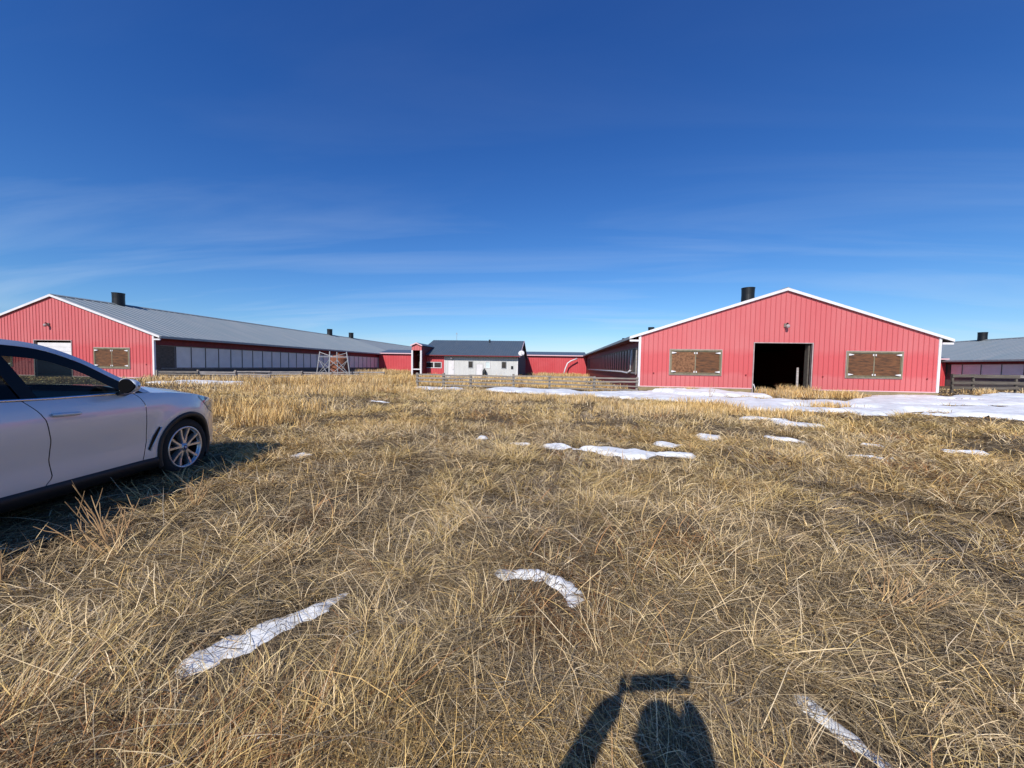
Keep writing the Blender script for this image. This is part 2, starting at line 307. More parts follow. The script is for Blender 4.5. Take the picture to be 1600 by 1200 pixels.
def build_snow():
    for poly, th in SNOW:
        px = [p[0] for p in poly]; py = [p[1] for p in poly]; x0, x1, y0, y1 = min(px)-.3, max(px)+.3, min(py)-.3, max(py)+.3
        st = max(.015, min(.16, max(x1-x0, y1-y0)/170)); nx = int((x1-x0)/st)+2; ny = int((y1-y0)/st)+2
        X, Y = np.meshgrid(np.linspace(x0, x1, nx), np.linspace(y0, y1, ny)); sd = snow_sd(X, Y, poly)
        e = max(.05, th*3); Z = terr(X, Y) - .012 + (th+.012)*np.where(sd > 0, sst(sd, -.02*0, e)**.8, 0)*(0.55+.7*vn(X, Y, max(.12, th*5), 31)+.10*vn(X, Y, max(.03, th), 32)) + np.where(sd > 0, 0, np.clip(sd, -.2, 0)*.6)
        keep = (sd > -max(.12, 1.7*st))
        idx = np.arange(nx*ny).reshape(ny, nx)
        q = np.stack([idx[:-1, :-1], idx[:-1, 1:], idx[1:, 1:], idx[1:, :-1]], -1).reshape(-1, 4)
        kk = keep.ravel(); q = q[kk[q].all(1)]
        if len(q) == 0: continue
        used = np.unique(q); rm = np.full(nx*ny, -1); rm[used] = np.arange(len(used)); V = np.stack([X.ravel(), Y.ravel(), Z.ravel()], 1)[used]
        b = MB(); b.v = V.tolist(); b.f = rm[q].tolist(); struct(b.build('snow', 'snow', smooth=True))
build_snow()

def ground():
    def axis(lo, hi, dlo, dhi, st):
        a = list(np.arange(dlo, dhi, st)); s_ = st; c = a[-1]
        while c < hi: s_ *= 1.16; c += s_; a.append(c)
        s_ = st; c = a[0]; pre = []
        while c > lo: s_ *= 1.16; c -= s_; pre.append(c)
        return np.array(pre[::-1]+a)
    xs = axis(-3500, 3500, -7, 7, .075); ys = axis(-300, 4500, -.5, 10, .075)
    X, Y = np.meshgrid(xs, ys); Z = terr(X, Y); ny, nx = X.shape; idx = np.arange(nx*ny).reshape(ny, nx)
    q = np.stack([idx[:-1, :-1], idx[:-1, 1:], idx[1:, 1:], idx[1:, :-1]], -1).reshape(-1, 4)
    b = MB(); b.v = np.stack([X.ravel(), Y.ravel(), Z.ravel()], 1).tolist(); b.f = q.tolist()
    m = mat('thatch_ground', (0.085, 0.060, 0.037), 0.95, var2=(0.19, 0.14, 0.085), vscale=1.3, bump=.9, bscale=45, spec=.1)
    n = m.node_tree.nodes; l = m.node_tree.links; bs = n['Principled BSDF']; src = bs.inputs['Base Color'].links[0].from_socket
    tcn = n.new('ShaderNodeTexCoord')
    for k, (sc, rot) in enumerate((((9, 70, 9), .4), ((60, 8, 9), .2), ((40, 14, 9), 1.1))):   # flattened straw lying every way
        mp_ = n.new('ShaderNodeMapping'); mp_.inputs['Scale'].default_value = sc; mp_.inputs['Rotation'].default_value = (0, 0, rot); l.new(tcn.outputs['Object'], mp_.inputs[0])
        z = n.new('ShaderNodeTexNoise'); z.inputs['Scale'].default_value = 1; z.inputs['Detail'].default_value = 3; z.inputs['Distortion'].default_value = 1.2; l.new(mp_.outputs[0], z.inputs['Vector'])
        r = n.new('ShaderNodeMapRange'); r.inputs['From Min'].default_value = .56; r.inputs['From Max'].default_value = .66; r.inputs['To Max'].default_value = .8; l.new(z.outputs['Fac'], r.inputs['Value'])
        x = n.new('ShaderNodeMix'); x.data_type = 'RGBA'; l.new(r.outputs[0], x.inputs['Factor']); l.new(src, x.inputs[6]); x.inputs[7].default_value = ((.27, .20, .115, 1), (.21, .15, .085, 1), (.16, .105, .06, 1))[k]; src = x.outputs[2]
    l.new(src, bs.inputs['Base Color'])
    struct(b.build('ground', m, smooth=True))
ground()

# ------------------------------------------------------------------ buildings
def cut(u0, u1, holes, extra=()):
    s_ = sorted(set([u0, u1] + [e for e in extra if u0 < e < u1] + [q for h_ in holes for q in h_[:2] if u0 < q < u1])); return list(zip(s_[:-1], s_[1:]))
def ribwall(mb, u0, u1, z0, ztop, holes, d, out, axis='y', peak=None, rib=RIB, th=.06, ru0=0.0):
    """flat sheet from d inward (thickness th) with raised ribs on the outer side; out = -1/+1 direction of the outside"""
    for a, b in cut(u0, u1, holes, [peak] if peak is not None else []):
        hs = sorted([h_ for h_ in holes if h_[0] < (a+b)/2 < h_[1]], key=lambda q: q[2]); zl = z0
        for h_ in hs + [None]:
            if h_ is None: poly = [(a, zl), (b, zl), (b, ztop(b)), (a, ztop(a))]
            else: poly = [(a, zl), (b, zl), (b, h_[2]), (a, h_[2])]
            if poly[2][1]-zl > .01 or poly[3][1]-zl > .01: mb.prism(poly, d, d-out*th, axis)
            if h_ is not None: zl = h_[3]
    k = math.ceil((u0-ru0+.03)/rib)
    while ru0+k*rib < u1-.06:
        u = ru0+k*rib+.005; hs = sorted([h_ for h_ in holes if h_[0]-.05 < u+.02 < h_[1]+.05], key=lambda q: q[2]); zl = z0+.01
        for h_ in hs + [None]:
            zt = h_[2] if h_ is not None else min(ztop(u), ztop(u+.04))-.015
            if zt-zl > .02:
                p = [(u, d), (u+.012, d+out*.03), (u+.034, d+out*.03), (u+.046, d)]
                if axis == 'y': vs = [(x, y, zl) for x, y in p] + [(x, y, zt) for x, y in p]
                else: vs = [(y, x, zl) for x, y in p] + [(y, x, zt) for x, y in p]
                mb.add(vs, [(0,1,5,4),(1,2,6,5),(2,3,7,6),(4,5,6,7),(3,2,1,0)])
            if h_ is not None: zl = h_[3]
        k += 1
def roof_slab(mb, xa, za, xb, zb, y0, y1, th=.12, ribs=.61, rh=.022):
    """one slope, from eave (xa,za) to ridge (xb,zb), running along y"""
    mb.prism([(xa, za), (xb, zb), (xb, zb-th), (xa, za-th)], y0, y1, 'y')
    y = y0+.2
    dx, dz = xb-xa, zb-za; L_ = math.hypot(dx, dz); nx, nz = -dz/L_, dx/L_
    if nz < 0: nx, nz = -nx, -nz
    while ribs and y < y1-.1:
        P = [(xa, za), (xb, zb)]
        mb.add([(x, y, z) for x, z in P]+[(x+nx*rh, y+.02, z+nz*rh) for x, z in P]+[(x+nx*rh, y+.05, z+nz*rh) for x, z in P]+[(x, y+.07, z) for x, z in P],
               [(0,1,3,2),(2,3,5,4),(4,5,7,6),(0,2,4,6)]); y += ribs
def shutter_window(parent, xa, xb, za, zb, Y, osb_left):
    fr = MB()
    for bx in ((xa, xa+.10, za, zb), (xb-.10, xb, za, zb), (xa+.10, xb-.10, za, za+.10), (xa+.10, xb-.10, zb-.10, zb)): fr.box(bx[0], bx[1], Y-.08, Y+.07, bx[2], bx[3])
    wn = fr.build('window', 'olive', parent); pi = MB()
    for bx in ((xa-.035, xa, za-.035, zb+.035), (xb, xb+.035, za-.035, zb+.035), (xa, xb, za-.035, za), (xa, xb, zb, zb+.035)): pi.box(bx[0], bx[1], Y-.055, Y+.05, bx[2], bx[3])
    pi.build('frame', 'dulltrim', wn)
    xm = (xa+xb)/2
    for k, (a, b) in enumerate(((xa+.13, xm-.03), (xm+.03, xb-.13))):
        s_ = MB(); s_.box(a, b, Y-.025, Y+.03, za+.15, zb-.15); s_.build('shutter', 'osb' if (k == 0 and osb_left) else 'ply', wn)
        e = MB()
        for bx in ((a-.03, a, za+.12, zb-.12), (b, b+.03, za+.12, zb-.12), (a, b, za+.12, za+.15), (a, b, zb-.15, zb-.12)): e.box(bx[0], bx[1], Y-.035, Y+.03, bx[2], bx[3])
        e.build('shutter_frame', 'olive', wn)
        for z in (za+.21, zb-.21):
            hg = MB(); xo = xa+.10 if k == 0 else xb-.10; sg = 1 if k == 0 else -1
            pts = [(xo, z-.06), (xo+sg*.05, z-.06), (xo+sg*.30, z-.012), (xo+sg*.30, z+.012), (xo+sg*.05, z+.06), (xo, z+.06)]
            if sg < 0: pts = pts[::-1]
            hg.prism(pts, Y-.10, Y-.035); hg.build('hinge', 'white', wn)
            lt = MB(); xo = xm - sg*.075; lt.box(xo-.03, xo+.03, Y-.06, Y-.036, z-.07, z+.05); lt.build('latch', 'white', wn)
def vent(parent, x, y, z, r=.46, hgt=1.05):
    v = MB(); v.lathe([(r*1.02, -.35), (r*1.0, 0), (r*.97, hgt*.5), (r, hgt-.06), (r*1.04, hgt-.05), (r*1.04, hgt), (r*.93, hgt), (r*.9, hgt-.5), (0.02, hgt-.5)], (x, y, z), n=28)
    vo = v.build('roof_vent', 'black', parent, smooth=False)
    c = MB(); c.lathe([(r*1.25, -.28), (r*1.12, -.05), (r*1.03, -.02)], (x, y, z), n=28); c.build('flashing', 'black', vo)
def barn(loc, W, E, RZ, L, label, door, wins, lamp, zb, side_open, vents, split=None, paint='red', detail=True, osb=(True, False), group='long red livestock barns', doortype='open'):
    x0, Y0 = loc; x1 = x0+W; xm = x0+W/2; t = thing('livestock_barn', label, 'barn', (x0, Y0, 0), group=group)
    sl_ = (RZ-E)/(W/2); zt = lambda u: E + sl_*((u-x0) if u < xm else (x1-u))
    holes = [(door[0], door[1], zb, door[2])] + [(a, b, c, d) for a, b, c, d in wins]
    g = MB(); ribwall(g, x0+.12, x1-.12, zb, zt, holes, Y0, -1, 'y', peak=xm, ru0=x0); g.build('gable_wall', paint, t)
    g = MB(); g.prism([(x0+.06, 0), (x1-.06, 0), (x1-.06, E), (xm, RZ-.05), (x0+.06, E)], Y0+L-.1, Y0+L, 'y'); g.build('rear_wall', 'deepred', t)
    f = MB()
    f.box(x0-.01, door[0]-.1, Y0-.03, Y0+.2, -.3, zb-.012); f.box(door[1]+.1, x1+.01, Y0-.03, Y0+.2, -.3, zb-.012)
    f.build_each('foundation', 'concrete', t)
    tr = MB(); tr.box(x0-.03, x0+.12, Y0-.05, Y0+.10, zb, E-.02); tr.box(x1-.12, x1+.03, Y0-.05, Y0+.10, zb, E-.02); tr.build_each('corner_trim', 'white', t)
    tr = MB(); tr.box(x0+.13, door[0]-.02, Y0-.045, Y0-.034, zb-.01, zb+.05); tr.box(door[1]+.02, x1-.13, Y0-.045, Y0-.034, zb-.01, zb+.05); tr.build_each('base_trim', 'pink', t)
    # roof: overhang along the sides, small overhang at the gables
    ov = .64; ea = (x0-ov, E-ov*sl_+.10); eb = (x1+ov, E-ov*sl_+.10); rd = RZ+.10
    ys = [(Y0-.12, Y0+L+.15, 'roof')] if split is None else [(Y0-.12, split, 'roof'), (split+.004, Y0+L+.15, 'roofpale')]
    for a, b, m_ in ys:
        r = MB(); roof_slab(r, ea[0], ea[1], xm, rd, a, b); roof_slab(r, eb[0], eb[1], xm, rd, a, b); ro = r.build('roof', m_, t)
    c = MB(); c.prism([(xm-.3, rd-.3*sl_+.045), (xm, rd+.05), (xm+.3, rd-.3*sl_+.045), (xm, rd+.075)], Y0-.13, Y0+L+.16, 'y'); c.build('ridge_cap', 'roof', ro)
    k = MB(); k.prism([(ea[0]-.01, ea[1]+.02), (xm, rd+.03), (xm, rd-.15), (ea[0]-.01, ea[1]-.15)], Y0-.155, Y0-.122, 'y'); k.prism([(xm, rd+.03), (eb[0]+.01, eb[1]+.02), (eb[0]+.01, eb[1]-.15), (xm, rd-.15)], Y0-.155, Y0-.122, 'y'); k.build_each('rake_trim', 'white', t)
    for e, sg in ((ea, -1), (eb, 1)):
        q = MB(); q.box(min(e[0], e[0]+sg*.05), max(e[0], e[0]+sg*.05), Y0-.10, Y0+L, e[1]-.17, e[1]+.012); q.build('eave_fascia', 'roof', t)
        q = MB(); xa, xb = sorted((e[0]-sg*.02, (x0 if sg < 0 else x1)+sg*.05)); q.box(xa, xb, Y0+.02, Y0+L, e[1]-.21, e[1]-.18); q.build('soffit', 'soffitred', t)
    # gable end of the overhang, a small white return
    q = MB(); q.box(ea[0]+.0, x0-.04, Y0-.118, Y0-.02, ea[1]-.32, ea[1]-.20); q.box(x1+.04, eb[0], Y0-.118, Y0-.02, eb[1]-.32, eb[1]-.20); q.build_each('eave_return', 'white', t)
    # door surround
    d = MB(); d.box(door[0]-.06, door[0], Y0-.05, Y0+.12, 0, door[2]+.05); d.box(door[1], door[1]+.06, Y0-.05, Y0+.12, 0, door[2]+.05); d.box(door[0], door[1], Y0-.05, Y0+.12, door[2], door[2]+.05); df = d.build('door_frame', 'dulltrim', t)
    if doortype == 'open':
        d = MB(); d.box(door[1]-.13, door[1]-.05, Y0+.14, Y0+.5, .1, door[2]-.03); d.build('door_leaf', 'wooddark', df)
        d = MB(); d.beam((door[1]-.50, Y0+.5, .05), (door[1]-.46, Y0+.6, 1.75), .12, .05); d.build('gate_post', 'woodpale', df)
        d = MB(); d.beam((door[0]+.02, Y0-.07, .62), (door[0]+.15, Y0-.10, .20), .05, .02); d.build('torn_trim', 'white', df)
    else:
        d = MB()
        for i in range(4): d.box(door[0]+.05, door[1]-.02, Y0+.16+.005*i, Y0+.21, door[2]-.15-.36*(i+1), door[2]-.16-.36*i)
        d.build('overhead_door', 'white', df)
    for i, (a, b, z_a, z_b) in enumerate(wins): shutter_window(t, a, b, z_a, z_b, Y0, osb[i])
    # lamp over the door
    lm = MB(); lm.box(lamp[0]-.10, lamp[0]+.10, Y0-.09, Y0-.031, lamp[1]-.12, lamp[1]+.12); lo = lm.build('wall_lamp', 'wood', t)
    lm = MB(); lm.lathe([(.02, 0), (.08, .02), (.115, .12), (.10, .22), (.02, .24)], (lamp[0]+.02, Y0-.26, lamp[1]-.20), n=16); lm.build('lamp_shade', 'dulltrim', lo, smooth=True)
    lm = MB(); lm.tube([(lamp[0], Y0-.09, lamp[1]), (lamp[0]+.01, Y0-.2, lamp[1]+.14), (lamp[0]+.02, Y0-.26, lamp[1]+.12), (lamp[0]+.02, Y0-.26, lamp[1]+.05)], .03); lm.build('lamp_arm', 'black', lo)
    for xo, zo in ((1.0, 1.22), (6.9, 1.20), (11.6, 1.18), (17.7, 1.16)) if detail else ():
        q = MB(); q.lathe([(.001, 0), (.045, 0), (.05, .02)], (x0+xo, Y0-.052, zo), 'y', 10); q.build('wall_bolt', 'soffitred', t)
    # side walls
    for side, X, sg in (('left', x0, -1), ('right', x1, 1)):
        so_ = side_open.get(side)
        if so_ is None:
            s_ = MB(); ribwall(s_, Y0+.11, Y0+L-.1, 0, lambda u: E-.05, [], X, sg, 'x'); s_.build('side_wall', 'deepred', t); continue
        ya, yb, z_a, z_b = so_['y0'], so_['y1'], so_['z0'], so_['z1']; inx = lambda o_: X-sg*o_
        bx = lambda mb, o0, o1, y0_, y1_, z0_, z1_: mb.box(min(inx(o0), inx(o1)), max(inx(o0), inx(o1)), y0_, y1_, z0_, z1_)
        s_ = MB(); bx(s_, 0, .18, Y0+.11, Y0+L-.1, -.2, z_a-.13); s_.build('kick_wall', so_.get('kick', 'conc_gable_shade'), t)
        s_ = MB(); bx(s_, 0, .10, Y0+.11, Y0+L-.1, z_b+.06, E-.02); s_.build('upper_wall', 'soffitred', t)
        s_ = MB(); bx(s_, .0, .1, Y0+.11, ya-.08, z_a-.13, z_b+.06); bx(s_, .0, .1, yb+.08, Y0+L-.1, z_a-.13, z_b+.06); s_.build_each('end_bay', so_.get('bay', 'wooddark'), t)
        s_ = MB(); bx(s_, -.05, .12, Y0+.5, yb, z_a-.13, z_a-.02); s_.build('sill', so_.get('sill', 'wood'), t)
        s_ = MB(); bx(s_, -.03, .12, Y0+.5, yb, z_b, z_b+.06); s_.build('header', 'wood', t)
        y = ya; n_ = 0
        while y < yb-.1:
            ye = min(y+so_['pitch'], yb); n_ += 1
            p_ = MB(); bx(p_, .03, .045, y+.025, ye-.02, z_a, z_b); p_.build('curtain_and_shade_panel', so_['panel'], t)  # on the right barn, dark sheets painted as the shade inside open bays
            p_ = MB(); bx(p_, -.015, .10, y-.02, y+.025, z_a-.02, z_b); p_.build('post', so_['post'], t)
            y = ye
        if so_.get('rolled'):
            q = MB(); q.tube([(X-.10, ya+.3, z_a+.10), (X-.13, ya+1.2, z_a-.12), (X-.10, ya+4, z_a-.05), (X-.09, yb, z_a-.04)], .07); q.tube([(X-.06, ya+.25, z_b-.05), (X-.08, ya+.3, z_a+.9), (X-.10, ya+.35, z_a+.1)], .06); q.build('rolled_curtain', 'white', t, smooth=True)
            q = MB(); q.box(X-.06, X+.02, Y0+.55, Y0+.75, z_a-.2, z_b); q.build('corner_post', 'woodpale', t)
        elif side == 'right':
            q = MB(); bx(q, .012, .03, ya+.01-.9, ya-.05, z_a, z_b); q.build('end_panel', 'white', t)
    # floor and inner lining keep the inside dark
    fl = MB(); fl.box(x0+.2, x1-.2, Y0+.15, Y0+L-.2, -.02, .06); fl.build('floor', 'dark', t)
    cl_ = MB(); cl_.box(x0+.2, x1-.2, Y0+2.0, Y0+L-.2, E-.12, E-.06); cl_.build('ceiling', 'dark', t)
    for vy in vents: vent(t, xm, vy, rd)
    return t
X0, Y0 = 5.77, 26.86
barn((X0, Y0), 18.36, 3.76, 6.75, 72, 'long faded red barn with wide open dark doorway between two shuttered windows', (13.13, 16.66, 3.31),
     [(7.80, 11.10, 1.15, 2.82), (18.72, 22.0, 1.15, 2.84)], (14.97, 4.47), .30,
     {'left': dict(y0=28.7, y1=62, z0=1.27, z1=2.92, pitch=1.22, panel='opening_shade', post='wooddark', rolled=True, kick='soffitred', sill='woodpale')}, (31.9, 61.5, 84), osb=(True, False))
barn((-49.95, 27.44), 18.4, 3.54, 6.60, 84, 'long faded red barn behind the silver car, white overhead door half open', (-42.55, -39.05, 2.98),
     [(-36.95, -33.72, .82, 2.45), (-48.0, -44.7, .82, 2.45)], (-41.1, 4.28), .08,
     {'right': dict(y0=29.2, y1=67.4, z0=.92, z1=2.68, pitch=1.39, panel='curtain', post='wooddark')}, (32.3, 66.7, 74.2), split=74.5, osb=(False, False), doortype='overhead')
barn((48.0, 26.9), 18.36, 3.2, 6.0, 72, 'grey roofed barn at the right edge beyond the dark fence', (55.4, 58.9, 3.1),
     [(50.0, 53.3, 1.1, 2.8), (61.0, 64.2, 1.1, 2.8)], (57.1, 4.4), .25,
     {'left': dict(y0=28.7, y1=52, z0=1.2, z1=2.62, pitch=2.0, panel='curtain', post='wooddark')}, (58.1, 34.0), osb=(False, False))

def corridor(x0, x1, Y, E, D, RZ, label, shade=()):
    t = thing('barn_corridor', label, 'corridor', ((x0+x1)/2, Y, 0), group='red corridors linking the barns')
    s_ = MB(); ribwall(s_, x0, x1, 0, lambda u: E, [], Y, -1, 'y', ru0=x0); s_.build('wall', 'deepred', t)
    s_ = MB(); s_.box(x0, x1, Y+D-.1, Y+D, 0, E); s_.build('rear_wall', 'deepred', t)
    r = MB(); r.prism([(Y-.35, E+.02), (Y+D/2, RZ), (Y+D/2, RZ-.1), (Y-.35, E-.08)], x0, x1, 'x'); r.prism([(Y+D/2, RZ), (Y+D+.35, E+.02), (Y+D+.35, E-.08), (Y+D/2, RZ-.1)], x0, x1, 'x'); r.build('roof', 'roofdark', t)
    f = MB(); f.box(x0, x1, Y-.40, Y-.355, E-.13, E+.03); f.build('eave_trim', 'pink', t)
    f = MB(); f.box(x0, x1, Y-.35, Y-.03, E-.10, E-.085); f.build('soffit', 'soffitred', t)
    return t
corridor(-31.5, 5.7, 67, 3.55, 8, 4.3, 'low deep red corridor wall running behind the white house')
corridor(24.2, 47.9, 52.5, 3.35, 6, 4.0, 'short deep red corridor glimpsed between the two right barns')

# the white house
def house():
    xa, xb, Ya, Yb, E, RZ = -16.2, -4.15, 45.5, 58.0, 2.92, 4.95
    t = thing('farm_house', 'white ribbed metal house with charcoal roof in front of red corridor', 'house', ((xa+xb)/2, Ya, 0)); ym = (Ya+Yb)/2
    wins = [(-10.16, -9.53, 1.22, 2.08), (-8.09, -7.46, 1.22, 2.08), (-6.12, -5.49, 1.22, 2.08)]; drs = [(-12.65, -11.86, .12, 2.12), (-9.18, -8.32, .05, 1.72)]
    s_ = MB(); ribwall(s_, -13.1, xb, 0, lambda u: E-.1, wins+drs, Ya, -1, 'y', ru0=-13.1); s_.build('front_wall', 'housewhite', t)
    s_ = MB(); ribwall(s_, -15.62, -13.115, 0, lambda u: E-.35, [(-15.36, -13.36, 1.12, 1.92)], Ya-.12, -1, 'y', ru0=-15.6); s_.build('red_bay', 'deepred', t)
    s_ = MB(); s_.prism([(Ya, 0), (Yb, 0), (Yb, E-.1), (ym, RZ-.2), (Ya, E-.1)], xb-.07, xb-.005, 'x'); s_.build('gable_wall', 'conc_gable_shade', t)  # right gable: its shade is put into a dark grey wall colour
    s_ = MB(); s_.prism([(Ya, 0), (Yb, 0), (Yb, E-.1), (ym, RZ-.2), (Ya, E-.1)], xa, xa+.06, 'x'); s_.build('gable_wall', 'housewhite', t)
    s_ = MB(); s_.box(xa, xb, Yb-.1, Yb, 0, E-.1); s_.build('rear_wall', 'housewhite', t)
    s_ = MB(); s_.box(xa+.06, -15.64, Ya, Ya+.08, 0, E-.1); s_.build('side_panel', 'wooddark', t)
    r = MB(); sl_ = (RZ-E)/(ym-Ya); oe = .6
    for a, b in ((Ya-oe, ym), (Yb+oe, ym)):
        r.prism([(a, E-oe*sl_), (b, RZ), (b, RZ-.12), (a, E-oe*sl_-.12)] if a < b else [(b, RZ), (a, E-oe*sl_), (a, E-oe*sl_-.12), (b, RZ-.12)], xa-.25, xb+.25, 'x')
    x = xa-.2
    while x < xb+.2:
        r.add([(x, Ya-oe, E-oe*sl_), (x, ym, RZ), (x+.02, Ya-oe, E-oe*sl_+.03), (x+.02, ym, RZ+.03), (x+.05, Ya-oe, E-oe*sl_), (x+.05, ym, RZ)], [(0,1,3,2),(2,3,5,4)]); x += RIB
    ro = r.build('roof', 'roofdark', t)
    k = MB(); k.lathe([(.09, -.1), (.09, .28), (.15, .29), (.13, .36), (.01, .38)], (-8.45, ym-1.0, RZ-.3), n=14); k.build('stack_pipe', 'black', ro)
    f = MB(); f.box(xa-.27, xb+.27, Ya-oe-.05, Ya-oe-.004, E-oe*sl_-.10, E-oe*sl_+.01); f.build('eave_fascia', 'soffitred', t)
    f = MB(); f.prism([(Ya-oe, E-oe*sl_+.02), (ym, RZ+.03), (ym, RZ-.17), (Ya-oe, E-oe*sl_-.17)], xb+.252, xb+.29, 'x'); f.prism([(ym, RZ+.03), (Yb+oe, E-oe*sl_+.02), (Yb+oe, E-oe*sl_-.17), (ym, RZ-.17)], xb+.252, xb+.29, 'x'); f.build_each('rake_trim', 'pink', t)
    f = MB(); f.box(xb-.1, xb+.01, Ya-.04, Ya+.01, 0, E-.1); f.box(-13.11, -13.0, Ya-.05, Ya-.035, 0, E-.4); f.box(-15.78, -15.63, Ya-.14, Ya+.01, 0, E-.35); f.build_each('corner_trim', 'white', t)
    def win(a, b, c, d, Y, frame, pane, mull=0):
        q = MB(); e = .07
        for u in ((a-e, a, c-e, d+e), (b, b+e, c-e, d+e), (a, b, c-e, c), (a, b, d, d+e)): q.box(u[0], u[1], Y-.05, Y+.05, u[2], u[3])
        if mull: q.box((a+b)/2-.06, (a+b)/2+.06, Y-.05, Y+.05, c, d)
        o_ = q.build('window', frame, t); q = MB(); q.box(a, b, Y+.01, Y+.03, c, d); q.build('pane', pane, o_)
    for i, (a, b, c, d) in enumerate(wins): win(a+.07, b-.07, c+.07, d-.07, Ya, 'white' if i == 1 else 'galv', 'paleblind' if i == 1 else 'winglass')
    win(-15.26, -13.46, 1.22, 1.82, Ya-.12, 'white', 'winglass', 1)
    for i, (a, b, c, d) in enumerate(drs):
        q = MB(); q.box(a+.03, b-.03, Ya-.02, Ya+.03, c, d-.02); do = q.build('door', 'white', t)
        q = MB(); q.box(b-.17, b-.11, Ya-.07, Ya-.021, 1.0, 1.08); q.build('handle', 'galv', do)
    q = MB(); q.lathe([(.02, -.1), (.11, -.06), (.14, .03), (.10, .12), (.02, .16)], (-12.18, Ya-.22, 2.38), n=14); lo = q.build('wall_lamp', 'white', t, smooth=True)
    q = MB(); q.box(-12.21, -12.15, Ya-.20, Ya-.03, 2.30, 2.36); q.build('lamp_arm', 'black', lo)
    q = MB(); q.box(-4.95, -4.70, Ya-.10, Ya-.032, 1.22, 1.55); q.build('meter_box', 'black', t)
    # rear passage towards the corridor
    q = MB(); q.box(-11.0, -4.75, Yb, 66.9, 0, 3.1); q.build('rear_passage', 'conc_gable_shade', t)
    q = MB(); q.prism([(-11.5, 3.05), (-7.9, 4.0), (-4.3, 3.05), (-4.3, 3.15), (-7.9, 4.1), (-11.5, 3.15)], Yb, 66.9, 'y'); q.build('passage_roof', 'roofdark', t)
    return t
HOUSE = house()
d = thing('satellite_dish', 'white satellite dish on the right gable corner of the house', 'satellite dish', (-3.75, 45.4, 3.1))
q = MB(); 
for k in range(1): q.lathe([(.01, .10), (.15, .085), (.27, .04), (.36, -.02), (.365, -.03), (.27, .025), (.01, .085)], (0, 0, 0), n=24)
dd = q.build('dish', 'white', d, smooth=True, local=True); dd.rotation_euler = (R(62), R(14), R(-10))
q = MB(); q.tube([(0, .05, 0), (-.1, .2, -.1), (-.42, .3, -.3)], .03); q.build('mount', 'galv', d, local=True)
q = MB(); q.tube([(0, 0, -.2), (.05, -.45, .0)], .015); q.lathe([(.01, -.05), (.05, -.04), (.05, .04), (.01, .05)], (.05, -.45, .02), n=10); q.build('receiver_arm', 'galv', d, local=True)
d = thing('antenna_mast', 'thin antenna mast rising above the ridge of the white house', 'antenna', (-13.3, 52.2, 4.85))
q = MB(); q.tube([(0, 0, 0), (0, 0, 1.1)], .022, 6); q.build('pole', 'galv', d, local=True)
q = MB(); q.box(-.16, .16, -.02, .02, .98, 1.03); q.box(-.05, .05, -.02, .02, 1.07, 1.18); q.build('aerial', 'galv', d, local=True)
q = MB(); q.lathe([(.02, -.05), (.20, -.02), (.24, .25), (.24, .85), (.17, 1.05), (.07, 1.10), (.07, 1.2), (.01, 1.2)], (0, 0, 0), n=18)
d = thing('gas_cylinder', 'dark gas cylinder standing beside the right white door of house', 'gas cylinder', (-8.1, 45.1, 0)); q.build('tank', 'black', d, smooth=True, local=True)
q = MB(); q.box(-.03, .03, -.03, .03, 1.2, 1.29); q.build('valve', 'galv', d, local=True)
# narrow red tower at the left end of the house
def tower():
    a, b, Ya, Yb = -16.45, -15.25, 43.5, 50.5; t = thing('entry_tower', 'narrow red capped tower with open dark doorway left of white house', 'tower', (a, Ya, 0)); xm = (a+b)/2
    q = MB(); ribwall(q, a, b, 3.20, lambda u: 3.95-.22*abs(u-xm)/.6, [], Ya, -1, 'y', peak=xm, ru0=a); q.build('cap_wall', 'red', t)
    q = MB(); q.box(a-.02, a+.16, Ya-.05, Ya+.15, 0, 3.19); q.box(b-.16, b+.02, Ya-.05, Ya+.15, 0, 3.19); q.build_each('post', 'white', t)
    q = MB(); q.box(a, a+.06, Ya+.15, Yb, 0, 3.7); q.box(b-.06, b, Ya+.15, Yb, 0, 3.7); q.build_each('side_wall', 'soffitred', t)
    q = MB(); q.box(a+.07, b-.07, Ya+2.4, Ya+2.5, 0, 3.6); q.build('back_wall', 'wooddark', t)
    q = MB(); q.box(a+.16, b-.16, Ya+.0, Ya+.1, .92, 1.05); q.build('threshold', 'white', t)
    q = MB(); q.box(a+.5, b-.2, Ya+1.2, Ya+1.3, .9, 1.9); q.build('inner_panel', 'wood', t)
    q = MB(); q.prism([(a-.12, 3.72), (xm, 4.02), (b+.12, 3.72), (b+.12, 3.78), (xm, 4.09), (a-.12, 3.78)], Ya-.15, Yb, 'y'); q.build('roof', 'roofdark', t)
    q = MB(); q.prism([(a-.12, 3.66), (xm, 3.96), (b+.12, 3.66), (b+.12, 3.79), (xm, 4.10), (a-.12, 3.79)], Ya-.19, Ya-.152, 'y'); q.build('rake_trim', 'pink', t)
tower()
q = MB(); q.tube([(3.9, 66.2, 2.95), (3.0, 66.0, 2.6), (2.45, 65.9, 2.2), (2.1, 65.8, 1.3), (1.75, 65.7, .0)], .11)
d = thing('bent_pipe', 'bent white pipe leaning against the red corridor wall', 'pipe', (2, 66, 0)); q.build('tube', 'white', d, smooth=True)
q = MB(); q.tube([(3.93, 66.21, 2.96), (4.05, 66.24, 3.0)], .14); q.build('mouth', 'galv', d)

